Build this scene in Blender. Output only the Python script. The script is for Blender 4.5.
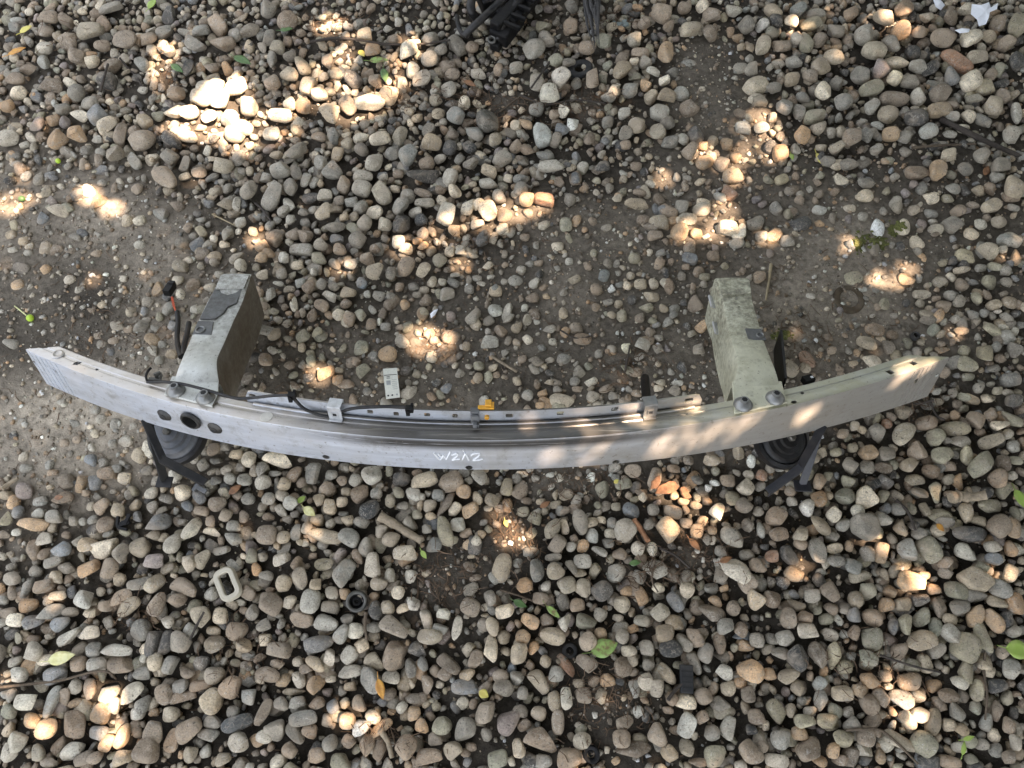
import bpy, bmesh, math, random
import numpy as np
from mathutils import Vector, Matrix

for o in list(bpy.data.objects):
    bpy.data.objects.remove(o)
rnd = random.Random(7)
rng = np.random.default_rng(7)
R = math.radians
scene = bpy.context.scene
COL = scene.collection

# ------------------------------------------------------------------ camera
FPX, PITCH, CAM_H = 800.0, R(21.0), 1.22
cd = bpy.data.cameras.new('camera')
cam = bpy.data.objects.new('camera', cd)
COL.objects.link(cam)
cam.location = (0, 0, CAM_H)
cam.rotation_euler = (PITCH, 0, 0)
cd.sensor_width = 36.0
cd.lens = FPX / 1024.0 * 36.0
cd.clip_start = 0.05
cd.clip_end = 400.0
scene.camera = cam

# ------------------------------------------------------------------ light
SUN = np.array([0.42, -0.20, 0.885]); SUN /= np.linalg.norm(SUN)      # towards the sun
elev = math.asin(SUN[2]); azim = math.atan2(SUN[0], SUN[1])
world = bpy.data.worlds.new('World'); scene.world = world
world.use_nodes = True
wn = world.node_tree
wn.nodes.clear()
sky = wn.nodes.new('ShaderNodeTexSky'); sky.sky_type = 'NISHITA'
sky.sun_disc = False; sky.sun_elevation = elev; sky.sun_rotation = azim
sky.air_density = 1.0; sky.dust_density = 3.0; sky.ozone_density = 1.0
hs = wn.nodes.new('ShaderNodeHueSaturation'); hs.inputs['Saturation'].default_value = 0.36
bg = wn.nodes.new('ShaderNodeBackground'); bg.inputs['Strength'].default_value = 0.10
wo = wn.nodes.new('ShaderNodeOutputWorld')
wn.links.new(sky.outputs[0], hs.inputs['Color'])
wn.links.new(hs.outputs[0], bg.inputs['Color'])
wn.links.new(bg.outputs[0], wo.inputs['Surface'])
sl = bpy.data.lights.new('sun', 'SUN'); sl.energy = 5.0; sl.angle = R(0.53); sl.color = (1.0, 0.74, 0.55)
so = bpy.data.objects.new('sun', sl); COL.objects.link(so)
so.location = (3, -1.5, 7)
so.rotation_euler = Vector(SUN).to_track_quat('Z', 'Y').to_euler()
vs = scene.view_settings
vs.view_transform = 'Standard'; vs.look = 'None'; vs.gamma = 1.0; vs.use_curve_mapping = False
vs.exposure = 2.95

# ------------------------------------------------------------------ pixel -> place
CP = np.array([0, 0, CAM_H]); ct, st_ = math.cos(PITCH), math.sin(PITCH)
def ray(px, py):
    x = (px - 512) / FPX; y = -(py - 384) / FPX
    return np.array([x, ct * y + st_, st_ * y - ct])
def onz(px, py, z=0.0):
    d = ray(px, py)
    return CP + d * ((z - CAM_H) / d[2])
def to_px(P):
    P = np.asarray(P, float) - CP
    x = P[..., 0]; y = ct * P[..., 1] + st_ * P[..., 2]; z = -(-st_ * P[..., 1] + ct * P[..., 2])
    return 512 + FPX * x / z, 384 - FPX * y / z
def mpp(px, py):                     # metres per pixel on the ground there
    d = ray(px, py)
    return (CAM_H / -d[2]) / FPX

# ------------------------------------------------------------------ helpers
def mesh_obj(name, v, f, mat=None, parent=None, smooth=False, loc=None):
    me = bpy.data.meshes.new(name)
    me.from_pydata([tuple(map(float, p)) for p in v], [], [tuple(map(int, q)) for q in f])
    if smooth:
        me.polygons.foreach_set('use_smooth', [True] * len(me.polygons))
    me.update()
    if mat: me.materials.append(mat)
    o = bpy.data.objects.new(name, me)
    COL.objects.link(o)
    if parent: o.parent = parent
    if loc is not None: o.location = tuple(map(float, loc))
    return o
def tag(o, label=None, cat=None, group=None, kind=None):
    if label: o['label'] = label
    if cat: o['category'] = cat
    if group: o['group'] = group
    if kind: o['kind'] = kind
    return o
def empty(name, loc=(0, 0, 0)):
    e = bpy.data.objects.new(name, None); COL.objects.link(e); e.location = tuple(map(float, loc)); e.empty_display_size = .02
    return e
def auto_smooth(o, ang=40):
    me = o.data
    me.polygons.foreach_set('use_smooth', [True] * len(me.polygons))
    bm = bmesh.new(); bm.from_mesh(me)
    for e in bm.edges:
        if len(e.link_faces) == 2:
            e.smooth = e.calc_face_angle(0) < R(ang)
    bm.to_mesh(me); bm.free()
def bevel(o, w=.001, seg=2, ang=35):
    m = o.modifiers.new('bevel', 'BEVEL'); m.width = w; m.segments = seg; m.limit_method = 'ANGLE'; m.angle_limit = R(ang)
    return o
def catmull(pts, n=6):
    pts = [np.asarray(p, float) for p in pts]
    P = [2 * pts[0] - pts[1]] + pts + [2 * pts[-1] - pts[-2]]
    out = []
    for i in range(1, len(P) - 2):
        for k in range(n):
            t = k / n
            a, b, c, d = P[i - 1], P[i], P[i + 1], P[i + 2]
            out.append(.5 * (2 * b + (c - a) * t + (2 * a - 5 * b + 4 * c - d) * t * t + (3 * b - a - 3 * c + d) * t ** 3))
    out.append(pts[-1])
    return out
def tube(pts, rad, seg=8, caps=True, flat=1.0):
    """swept tube; rad a number or a list"""
    pts = [np.asarray(p, float) for p in pts]
    n = len(pts)
    rads = rad if hasattr(rad, '__len__') else [rad] * n
    v, f = [], []
    up = np.array([0, 0, 1.0])
    for i, p in enumerate(pts):
        t = pts[min(i + 1, n - 1)] - pts[max(i - 1, 0)]
        t /= (np.linalg.norm(t) + 1e-12)
        a = np.cross(t, up)
        if np.linalg.norm(a) < .1: a = np.cross(t, [0, 1, 0])
        a /= np.linalg.norm(a); b = np.cross(a, t)
        for k in range(seg):
            w = 2 * math.pi * k / seg
            v.append(p + rads[i] * (math.cos(w) * a + flat * math.sin(w) * b))
    for i in range(n - 1):
        for k in range(seg):
            k2 = (k + 1) % seg
            f.append((i * seg + k, i * seg + k2, (i + 1) * seg + k2, (i + 1) * seg + k))
    if caps:
        f.append(tuple(range(seg))[::-1]); f.append(tuple((n - 1) * seg + k for k in range(seg)))
    return v, f
def box(c, hx, hy, hz, rot=None):
    c = np.asarray(c, float)
    v = []
    for sz in (-1, 1):
        for sx, sy in ((-1, -1), (1, -1), (1, 1), (-1, 1)):
            p = np.array([sx * hx, sy * hy, sz * hz])
            if rot is not None: p = rot @ p
            v.append(c + p)
    return v, [(3, 2, 1, 0), (4, 5, 6, 7), (0, 1, 5, 4), (1, 2, 6, 5), (2, 3, 7, 6), (3, 0, 4, 7)]
def join(*parts):
    V, F = [], []
    for v, f in parts:
        n = len(V); V += list(v); F += [tuple(i + n for i in q) for q in f]
    return V, F
def basis(z, x=None):
    z = np.asarray(z, float); z = z / np.linalg.norm(z)
    x = np.asarray(x if x is not None else (1, 0, 0), float); x = x - z * np.dot(x, z); x /= np.linalg.norm(x)
    return np.column_stack([x, np.cross(z, x), z])
def lathe(prof, c, M, seg=20, close=True):
    """prof list of (r, z) turned about M's z axis at c"""
    c = np.asarray(c, float); v, f = [], []
    for r, z in prof:
        for k in range(seg):
            w = 2 * math.pi * k / seg
            v.append(c + M @ np.array([r * math.cos(w), r * math.sin(w), z]))
    n = len(prof)
    for i in range(n - 1):
        for k in range(seg):
            k2 = (k + 1) % seg
            f.append((i * seg + k, i * seg + k2, (i + 1) * seg + k2, (i + 1) * seg + k))
    if close:
        f.append(tuple(range(seg))[::-1]); f.append(tuple((n - 1) * seg + k for k in range(seg)))
    return v, f
def prism(poly, c, M, h):
    """poly in M's xy, from z=0 to z=h"""
    n = len(poly); c = np.asarray(c, float)
    v = [c + M @ np.array([x, y, 0]) for x, y in poly] + [c + M @ np.array([x, y, h]) for x, y in poly]
    f = [tuple(range(n))[::-1], tuple(range(n, 2 * n))] + [(i, (i + 1) % n, n + (i + 1) % n, n + i) for i in range(n)]
    return v, f
def cut(o, cutters):
    v, f = join(*cutters)
    c = mesh_obj('cutter', v, f)
    bm = bmesh.new(); bm.from_mesh(c.data); bmesh.ops.recalc_face_normals(bm, faces=bm.faces); bm.to_mesh(c.data); bm.free()
    bm = bmesh.new(); bm.from_mesh(o.data); bmesh.ops.recalc_face_normals(bm, faces=bm.faces); bm.to_mesh(o.data); bm.free()
    par, loc = o.parent, o.location.copy()
    o.parent = None; o.location = (0, 0, 0)
    m = o.modifiers.new('b', 'BOOLEAN'); m.operation = 'DIFFERENCE'; m.solver = 'EXACT'; m.use_self = True; m.object = c
    bpy.context.view_layer.update()
    dg = bpy.context.evaluated_depsgraph_get()
    me = bpy.data.meshes.new_from_object(o.evaluated_get(dg))
    o.modifiers.clear(); old = o.data; me.name = old.name; o.data = me
    bpy.data.objects.remove(c)
    o.parent = par; o.location = loc
    return o

# ------------------------------------------------------------------ materials
def newmat(name):
    m = bpy.data.materials.new(name); m.use_nodes = True
    nt = m.node_tree; b = nt.nodes['Principled BSDF']
    return m, nt, b
def N(nt, t, **kw):
    n = nt.nodes.new(t)
    for k, v in kw.items():
        if k in n.inputs: n.inputs[k].default_value = v
        else: setattr(n, k, v)
    return n
def noise(nt, scale, detail=4, rough=.6, vec=None, dist=0):
    n = N(nt, 'ShaderNodeTexNoise', Scale=scale, Detail=detail, Roughness=rough, Distortion=dist)
    if vec is not None: nt.links.new(vec, n.inputs['Vector'])
    return n.outputs['Fac']
def ramp(nt, fac, stops):
    r = nt.nodes.new('ShaderNodeValToRGB')
    e = r.color_ramp.elements
    while len(e) < len(stops): e.new(.5)
    for i, (p, c) in enumerate(stops):
        e[i].position = p
        e[i].color = (c, c, c, 1) if not hasattr(c, '__len__') else (*c, 1)
    nt.links.new(fac, r.inputs[0])
    return r.outputs[0]
def mix(nt, fac, a, b, mode='MIX'):
    m = nt.nodes.new('ShaderNodeMix'); m.data_type = 'RGBA'; m.blend_type = mode
    for k, s in ((0, fac), (6, a), (7, b)):
        if hasattr(s, 'links'): nt.links.new(s, m.inputs[k])
        elif hasattr(s, '__len__'): m.inputs[k].default_value = (*s, 1)
        else: m.inputs[k].default_value = s
    return m.outputs[2]
def bump(nt, b, h, dist=.001, strength=1.0):
    n = nt.nodes.new('ShaderNodeBump'); n.inputs['Distance'].default_value = dist; n.inputs['Strength'].default_value = strength
    nt.links.new(h, n.inputs['Height']); nt.links.new(n.outputs[0], b.inputs['Normal'])
def coords(nt, kind='Object', scale=(1, 1, 1)):
    t = nt.nodes.new('ShaderNodeTexCoord')
    m = nt.nodes.new('ShaderNodeMapping'); m.inputs['Scale'].default_value = scale
    nt.links.new(t.outputs[kind], m.inputs[0])
    return m.outputs[0]
def math_(nt, op, a, b=0.0, clamp=False):
    m = nt.nodes.new('ShaderNodeMath'); m.operation = op; m.use_clamp = clamp
    for k, s in ((0, a), (1, b)):
        if hasattr(s, 'links'): nt.links.new(s, m.inputs[k])
        else: m.inputs[k].default_value = s
    return m.outputs[0]

def stone_material():
    m, nt, b = newmat('river_stone')
    at = nt.nodes.new('ShaderNodeAttribute'); at.attribute_name = 'tint'
    oi = nt.nodes.new('ShaderNodeObjectInfo')
    geo = nt.nodes.new('ShaderNodeNewGeometry'); P = geo.outputs['Position']
    base = mix(nt, 1.0, at.outputs['Color'], oi.outputs['Color'], 'MULTIPLY')
    n1 = noise(nt, 55, 5, .65, P); n2 = noise(nt, 420, 4, .7, P); n3 = noise(nt, 140, 3, .6, P, 1.5)
    n5 = noise(nt, 70, 3, .55, P, .8); n6 = noise(nt, 32, 2, .5, P)
    c = mix(nt, 1.0, base, ramp(nt, n1, [(.22, .55), (.5, 1.0), (.78, 1.42)]), 'MULTIPLY')
    c = mix(nt, 1.0, c, ramp(nt, n2, [(.28, .56), (.5, 1.0), (.75, 1.32)]), 'MULTIPLY')
    c = mix(nt, ramp(nt, n3, [(.50, 0), (.70, .65)]), c, (.31, .27, .215))            # dried dust
    c = mix(nt, ramp(nt, n6, [(.50, 0), (.66, .45)]), c, (.33, .27, .20))            # iron staining
    vein = ramp(nt, math_(nt, 'ABSOLUTE', math_(nt, 'SUBTRACT', n5, .5)), [(.0, 1), (.012, 0)])
    pick = ramp(nt, noise(nt, 24, 1, .5, P), [(.52, 0), (.56, 1)])
    c = mix(nt, math_(nt, 'MULTIPLY', math_(nt, 'MULTIPLY', vein, pick), .6), c, (.55, .52, .46))   # quartz veins
    n4 = noise(nt, 230, 2, .5, P)
    c = mix(nt, ramp(nt, n4, [(.64, 0), (.72, .7)]), c, (.05, .043, .034))          # dark specks of soil and lichen
    nt.links.new(c, b.inputs['Base Color'])
    nt.links.new(ramp(nt, n1, [(.3, .58), (.7, .86)]), b.inputs['Roughness'])
    b.inputs['Specular IOR Level'].default_value = .35
    bump(nt, b, math_(nt, 'ADD', n2, math_(nt, 'MULTIPLY', n3, 1.5)), .0014, .8)
    return m
STONE = stone_material()

def soil_material():
    m, nt, b = newmat('soil')
    at = nt.nodes.new('ShaderNodeAttribute'); at.attribute_name = 'tint'
    geo = nt.nodes.new('ShaderNodeNewGeometry'); P = geo.outputs['Position']
    n1 = noise(nt, 9, 6, .6, P); n2 = noise(nt, 90, 6, .7, P); n3 = noise(nt, 500, 3, .7, P)
    c = mix(nt, 1.0, at.outputs['Color'], ramp(nt, n1, [(.25, .7), (.75, 1.3)]), 'MULTIPLY')
    c = mix(nt, 1.0, c, ramp(nt, n2, [(.28, .45), (.5, 1.0), (.75, 1.5)]), 'MULTIPLY')
    c = mix(nt, ramp(nt, n3, [(.62, 0), (.75, .55)]), c, (.30, .26, .20))
    nt.links.new(c, b.inputs['Base Color']); b.inputs['Roughness'].default_value = .95
    b.inputs['Specular IOR Level'].default_value = .15
    bump(nt, b, math_(nt, 'ADD', math_(nt, 'MULTIPLY', n2, 2.0), n3), .003, .8)
    return m
SOIL = soil_material()

def plain(name, col, rough=.6, metal=0, spec=.5, var=.25, scale=120, bmp=.0004, dust=0.0):
    m, nt, b = newmat(name)
    geo = nt.nodes.new('ShaderNodeNewGeometry'); P = geo.outputs['Position']
    n = noise(nt, scale, 5, .65, P)
    c = mix(nt, 1.0, col, ramp(nt, n, [(.25, 1 - var), (.75, 1 + var)]), 'MULTIPLY')
    if dust:
        n2 = noise(nt, scale * .35, 5, .7, P)
        c = mix(nt, ramp(nt, n2, [(.42, 0), (.75, dust)]), c, (.27, .235, .19))
    nt.links.new(c, b.inputs['Base Color'])
    b.inputs['Roughness'].default_value = rough; b.inputs['Metallic'].default_value = metal
    b.inputs['Specular IOR Level'].default_value = spec
    bump(nt, b, n, bmp, .6)
    return m
M = {}
M['black_metal'] = plain('black_painted_steel', (.008, .008, .0085), .45, spec=.35, dust=.08)
M['black_plastic'] = plain('black_plastic', (.0045, .0045, .005), .5, spec=.2, dust=.06)
M['cable'] = plain('cable_sheath', (.007, .007, .008), .5, spec=.35, dust=.14)
M['red_wire'] = plain('red_wire', (.45, .07, .02), .5)
M['rubber'] = plain('rubber', (.012, .0125, .013), .7, dust=.15)
M['horn_grey'] = plain('horn_paint_grey', (.085, .09, .10), .5, metal=.2, dust=.3)
M['horn_black'] = plain('horn_rim_black', (.008, .008, .009), .45, spec=.35, dust=.08)
M['steel'] = plain('zinc_steel', (.22, .225, .22), .45, metal=.7, dust=.5)
M['steel_dark'] = plain('dull_steel', (.10, .098, .088), .5, metal=.6, dust=.4)
M['clip_metal'] = plain('clip_aluminium', (.55, .56, .57), .42, metal=.5, dust=.3)
M['yellow'] = plain('yellow_plastic', (.70, .34, .015), .5, dust=.2)
M['grey_plastic'] = plain('grey_plastic', (.10, .105, .11), .5, dust=.3)
M['beige_plastic'] = plain('beige_plastic', (.46, .42, .33), .45, var=.08, dust=.12)
M['rust'] = plain('rusty_iron', (.075, .055, .032), .85, metal=.2, var=.5, dust=.3)
M['paper'] = plain('white_paper', (.78, .80, .84), .8, var=.06, scale=200)
M['paint_white'] = plain('white_marker_paint', (.82, .83, .84), .7, var=.05)
M['ink'] = plain('printed_ink', (.012, .012, .012), .8)
M['twig'] = plain('dry_twig', (.10, .075, .05), .9, var=.5, scale=220, bmp=.001)
M['wood'] = plain('weathered_wood', (.26, .21, .145), .9, var=.45, scale=160, bmp=.0012)
M['dark_wood'] = plain('dark_wood', (.045, .036, .028), .9, var=.5, scale=160, bmp=.0012)
M['bark_orange'] = plain('orange_bark', (.30, .15, .075), .9, var=.5, scale=160, bmp=.0015)
M['straw'] = plain('straw_stem', (.30, .245, .15), .85, var=.3)
M['fibre'] = plain('grey_fibre', (.055, .052, .05), .9, var=.5, scale=260)
M['fruit'] = plain('green_fruit', (.36, .52, .04), .35, var=.15)
M['stem'] = plain('pale_stem', (.50, .50, .25), .7)
def leaf_mat(name, col, col2, amt=.5):
    m, nt, b = newmat(name)
    geo = nt.nodes.new('ShaderNodeNewGeometry')
    n = noise(nt, 130, 4, .6, geo.outputs['Position'])
    c = mix(nt, ramp(nt, n, [(.42, 0), (.62, amt)]), col, col2)
    nt.links.new(c, b.inputs['Base Color']); b.inputs['Roughness'].default_value = .5
    b.inputs['Transmission Weight'].default_value = 0
    return m
M['leaf_green'] = leaf_mat('fresh_leaf', (.07, .14, .04), (.13, .18, .07), .6)
M['leaf_spotted'] = leaf_mat('spotted_leaf', (.24, .36, .10), (.16, .10, .05), .9)
M['leaf_bright'] = leaf_mat('bright_leaf', (.26, .37, .07), (.33, .40, .12), .6)
M['leaf_yellow'] = leaf_mat('yellow_leaf', (.58, .52, .12), (.50, .36, .12), .5)
M['leaf_pale'] = leaf_mat('pale_yellow_leaf', (.62, .60, .32), (.46, .42, .14), .6)
M['leaf_brown'] = leaf_mat('brown_leaf', (.26, .13, .06), (.12, .06, .03), .7)
M['leaf_orange'] = leaf_mat('orange_leaf', (.55, .28, .05), (.30, .12, .04), .6)
M['moss'] = plain('moss', (.10, .105, .028), .95, var=.5, scale=300, bmp=.002)
# ------------------------------------------------------------------ stones read off the photograph
# per tile: (x0, y0, zoom) then  cx cy long short angle colour, sunlight kept in some pale and orange ones
TILES = [
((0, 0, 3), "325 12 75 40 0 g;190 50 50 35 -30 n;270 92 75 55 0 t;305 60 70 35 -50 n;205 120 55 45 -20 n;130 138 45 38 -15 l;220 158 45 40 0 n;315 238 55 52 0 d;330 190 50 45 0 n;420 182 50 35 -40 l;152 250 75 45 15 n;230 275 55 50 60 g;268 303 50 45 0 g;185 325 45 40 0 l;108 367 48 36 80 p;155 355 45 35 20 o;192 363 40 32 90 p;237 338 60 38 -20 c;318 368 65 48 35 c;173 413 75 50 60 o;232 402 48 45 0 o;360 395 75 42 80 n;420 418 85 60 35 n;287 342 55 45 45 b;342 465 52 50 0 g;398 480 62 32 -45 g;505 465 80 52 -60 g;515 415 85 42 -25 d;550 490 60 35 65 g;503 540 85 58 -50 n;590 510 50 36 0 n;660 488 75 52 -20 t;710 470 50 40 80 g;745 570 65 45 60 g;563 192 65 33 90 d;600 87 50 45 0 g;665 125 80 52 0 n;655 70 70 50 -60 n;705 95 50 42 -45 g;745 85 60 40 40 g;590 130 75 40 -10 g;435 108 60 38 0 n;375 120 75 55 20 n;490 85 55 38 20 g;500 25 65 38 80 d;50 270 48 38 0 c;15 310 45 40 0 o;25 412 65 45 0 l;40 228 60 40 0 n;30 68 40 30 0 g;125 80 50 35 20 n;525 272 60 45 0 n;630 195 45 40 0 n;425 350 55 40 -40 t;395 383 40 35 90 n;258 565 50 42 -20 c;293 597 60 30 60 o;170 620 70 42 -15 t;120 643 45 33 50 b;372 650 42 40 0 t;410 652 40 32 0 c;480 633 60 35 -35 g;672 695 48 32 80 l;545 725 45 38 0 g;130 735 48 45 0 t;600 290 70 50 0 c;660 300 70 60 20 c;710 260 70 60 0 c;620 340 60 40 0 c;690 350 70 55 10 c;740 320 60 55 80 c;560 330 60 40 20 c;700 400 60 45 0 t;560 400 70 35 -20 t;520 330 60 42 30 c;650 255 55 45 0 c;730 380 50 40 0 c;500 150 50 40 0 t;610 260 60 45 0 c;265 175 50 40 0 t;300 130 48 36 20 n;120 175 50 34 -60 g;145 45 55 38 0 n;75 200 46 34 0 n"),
((256, 0, 3), "35 20 60 45 60 g;90 60 65 62 0 n;35 105 55 38 90 g;65 140 50 40 0 t;45 243 50 45 0 n;47 175 75 30 -80 g;138 200 70 45 -60 t;100 220 60 42 -10 t;215 185 60 40 -70 n;290 228 60 45 -40 d;275 310 70 45 -50 n;105 160 50 35 0 g;340 300 90 65 20 c;398 278 60 50 60 t;222 337 65 50 -30 t;145 310 65 50 -30 o;155 253 55 45 80 c;190 275 55 50 0 c;70 340 70 45 0 c;45 395 50 48 0 c;95 300 40 40 0 c;125 445 90 38 55 g;230 405 60 38 -65 g;185 400 45 35 0 n;370 410 62 50 20 c;428 398 70 40 70 t;305 405 60 30 35 c;315 437 45 38 0 g;357 473 75 52 80 l;195 475 48 48 0 l;75 505 70 60 0 l;230 500 60 55 80 g;320 515 65 35 -5 l;262 540 60 35 75 n;55 580 100 52 60 g;372 573 95 50 -55 t;510 527 120 38 12 d;580 535 60 42 75 l;530 425 65 45 -20 t;605 340 65 55 -30 g;655 392 60 42 -55 g;695 365 70 60 20 g;575 258 62 50 -25 g;540 285 45 38 0 t;620 298 42 40 0 c;585 300 40 30 0 d;670 208 50 40 0 l;530 108 55 40 30 g;600 125 65 45 -45 g;555 145 40 35 0 g;570 185 55 45 0 n;520 165 60 50 70 g;500 230 65 48 35 g;650 130 42 40 0 n;462 470 60 55 40 g;508 485 50 40 0 n;405 452 45 40 90 g;580 437 48 40 70 d;735 470 60 45 40 g;697 507 50 38 0 c;700 545 60 38 0 l;645 490 48 42 30 g;600 575 42 42 0 c;205 632 60 40 30 t;155 585 60 35 0 d;105 560 60 45 -60 g;205 577 45 42 0 l;435 617 58 50 70 g;442 670 70 55 70 d;458 585 45 45 0 g;500 575 55 32 0 n;505 603 60 30 0 l;385 668 55 40 -20 c;355 632 55 45 10 c;308 612 42 38 60 l;235 678 60 35 0 g;305 712 50 48 60 g;130 740 75 40 0 g;55 712 60 50 0 n;148 700 50 40 0 n;245 742 55 38 0 n;75 622 42 40 0 l;315 555 60 50 -20 l;570 650 75 65 60 c;637 610 60 40 80 c;697 635 75 50 -70 c;742 642 50 45 0 n;685 715 55 45 50 d;425 722 42 38 0 c;450 742 50 35 0 c;455 150 60 50 60 c;470 200 60 45 70 c;325 105 55 40 0 t;350 140 50 40 0 o;415 110 40 32 0 n;360 240 42 38 0 n;430 255 44 36 -60 g;545 330 42 36 60 t;520 380 50 40 70 g;590 390 42 34 60 n;480 180 40 35 0 c;470 120 45 36 0 c;620 90 45 36 0 g;590 215 46 36 0 n;240 450 48 36 80 t;270 420 44 36 60 t;115 510 60 34 -75 g;145 530 50 28 80 l;280 595 46 34 0 g;325 660 50 44 60 g;500 695 40 36 60 n;735 590 50 42 0 g;720 410 42 38 0 t;640 435 44 34 -40 d"),
((512, 0, 3), "62 150 75 55 25 g;180 72 55 45 20 n;372 112 50 48 0 c;232 138 55 50 60 n;333 205 85 52 75 t;462 160 75 45 80 o;148 228 62 56 -60 w;115 285 60 58 0 c;75 250 60 45 80 g;243 235 80 40 85 n;357 270 50 45 0 g;408 247 40 36 0 o;455 240 40 35 0 c;508 270 55 48 -30 l;415 283 45 42 0 c;467 288 55 48 -20 t;440 330 65 50 -20 l;537 315 58 48 20 n;340 340 40 35 0 l;380 372 60 50 0 t;433 400 55 50 -60 t;345 395 48 42 70 g;470 365 50 45 45 g;475 420 50 36 0 g;555 397 55 52 45 d;515 410 40 35 0 l;537 450 50 45 40 n;575 425 40 35 60 o;610 408 45 38 80 t;650 418 48 38 80 o;580 478 60 48 -10 o;632 482 45 40 -50 n;670 518 65 45 0 o;662 575 58 42 -20 r;690 325 48 38 -70 n;698 370 45 42 0 l;750 372 50 40 0 c;700 72 55 50 30 g;595 95 50 48 0 n;533 92 58 52 0 t;605 40 60 45 0 n;665 22 60 45 0 c;450 45 60 50 0 n;403 62 48 40 60 n;475 70 50 30 60 n;730 250 75 55 30 t;750 290 50 45 0 t;725 200 48 42 0 l;755 135 60 40 80 t;755 72 45 38 70 w;90 395 85 52 -75 l;148 380 50 45 -20 b;185 362 45 35 80 w;100 462 55 42 0 g;45 440 55 35 -50 n;120 495 80 35 5 l;25 535 50 30 0 g;22 568 50 40 0 g;217 495 42 35 0 l;272 495 48 36 0 d;95 598 62 40 0 r;45 595 45 40 60 o;175 592 40 38 0 g;95 665 42 30 0 c;165 668 42 42 0 v;195 655 38 28 80 o;135 730 40 35 0 c;437 662 60 42 10 t;430 702 45 36 0 n;460 623 45 35 0 b;510 615 48 40 80 l;568 622 65 42 15 c;530 655 60 40 0 t;375 605 75 35 0 t;385 570 40 30 0 n;420 545 38 25 -45 c;540 735 45 45 0 n;500 690 60 50 0 o;557 695 40 35 0 o;650 680 60 50 0 c;685 690 55 45 80 c;730 658 55 45 0 g;755 705 45 42 0 g;180 12 42 40 0 g;95 75 45 45 0 v;280 120 55 45 0 v;310 270 50 35 70 c;365 180 32 30 0 c;405 185 40 35 0 l;430 212 50 28 0 c;530 180 50 25 0 g;485 205 40 35 0 g;385 155 55 32 0 n;160 330 40 35 0 w;130 335 42 36 0 n;70 320 50 40 0 g;15 195 45 32 0 l;15 430 50 36 30 n;40 365 48 32 -30 o;15 365 40 32 0 c;130 415 50 30 70 g;290 285 46 36 0 g;130 180 45 38 30 v;170 185 40 32 0 g;110 120 60 44 0 g;230 410 40 36 0 n;290 360 38 34 0 g;330 170 42 36 60 n;570 15 44 38 0 c;520 20 44 40 0 n;690 30 44 36 0 g"),
((768, 0, 3), "95 20 55 50 0 g;20 30 60 40 -50 t;70 62 48 42 70 c;152 30 60 35 0 g;138 65 70 45 0 v;205 85 55 50 -30 g;258 25 50 48 0 n;352 45 55 52 0 t;410 25 60 45 40 n;412 80 70 58 50 o;292 105 60 60 30 l;370 118 80 45 -40 g;318 150 75 55 20 t;118 120 75 40 75 v;160 115 50 45 70 n;83 112 45 40 0 l;42 132 55 38 0 n;195 165 70 45 -30 t;82 182 50 40 0 g;158 195 55 48 -50 t;78 232 50 38 0 t;130 222 45 40 0 n;283 220 68 58 70 g;340 203 60 52 -60 p;395 175 80 42 10 c;382 228 45 42 60 c;318 258 75 45 25 v;172 262 55 50 60 c;215 243 45 45 0 g;228 295 65 50 20 g;118 282 55 32 -10 g;50 310 50 45 -20 g;100 325 55 40 80 g;150 342 70 40 0 v;318 308 50 50 0 l;390 287 85 50 -15 n;458 278 60 45 70 l;360 335 65 50 -20 t;443 347 75 55 -20 d;518 278 80 55 40 n;520 325 85 50 20 t;605 240 70 60 20 c;657 255 55 45 0 v;680 315 70 48 85 t;558 215 58 45 80 b;535 110 95 55 -5 n;458 88 50 40 70 n;575 175 110 40 -45 r;635 165 65 50 0 c;665 100 50 40 0 t;610 115 55 55 0 c;500 195 65 40 45 d;455 190 55 40 0 l;440 145 45 42 0 d;475 150 45 35 90 g;430 235 55 45 0 g;610 343 48 35 0 c;645 360 48 35 90 g;590 380 40 28 0 c;480 390 60 45 10 l;370 395 52 42 0 o;420 405 55 40 0 g;252 418 55 55 0 n;208 437 55 40 15 t;220 390 35 32 0 c;152 380 48 42 80 g;105 395 70 48 80 o;45 450 50 48 0 o;182 472 42 35 0 g;250 485 55 40 20 g;223 532 42 42 0 c;298 545 58 35 -10 g;295 580 50 40 0 t;450 510 75 52 -25 n;515 505 65 50 80 o;705 495 55 55 0 g;745 400 60 50 0 l;755 330 70 30 90 l;100 662 70 50 20 d;162 622 45 32 -20 l;20 700 65 50 10 o;65 718 45 38 0 g;333 675 65 45 80 w;410 670 60 45 80 c;450 715 48 45 0 c;395 608 50 40 80 t;515 680 45 38 0 t;560 665 50 45 -50 g;612 690 45 40 0 c;645 662 45 35 0 c;700 655 50 38 0 t;670 750 65 50 0 c;720 710 60 40 0 l;680 612 65 40 30 t;740 555 75 52 80 t;575 625 50 35 0 n;495 585 45 40 0 c;640 465 50 45 0 g;598 500 50 40 0 g;250 615 40 25 0 c;200 648 40 30 90 g;710 280 50 40 80 n;710 240 55 35 0 d;705 195 60 35 80 v;750 180 60 40 80 d;700 55 60 45 70 n;755 75 75 58 70 v;720 120 55 40 40 n;550 45 46 40 0 n;480 45 42 36 0 t;600 20 50 40 0 c;560 305 42 36 0 n;630 285 50 25 0 t;25 60 40 44 0 d;20 260 50 36 0 g;15 95 50 36 0 v;195 395 36 32 0 g;300 400 42 40 0 g;675 215 44 32 50 n;560 345 44 36 0 l;330 440 44 36 0 g;545 460 44 34 0 t;560 560 44 34 0 g;445 620 40 32 0 l;690 525 50 36 0 g;640 560 40 34 0 t"),
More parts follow.
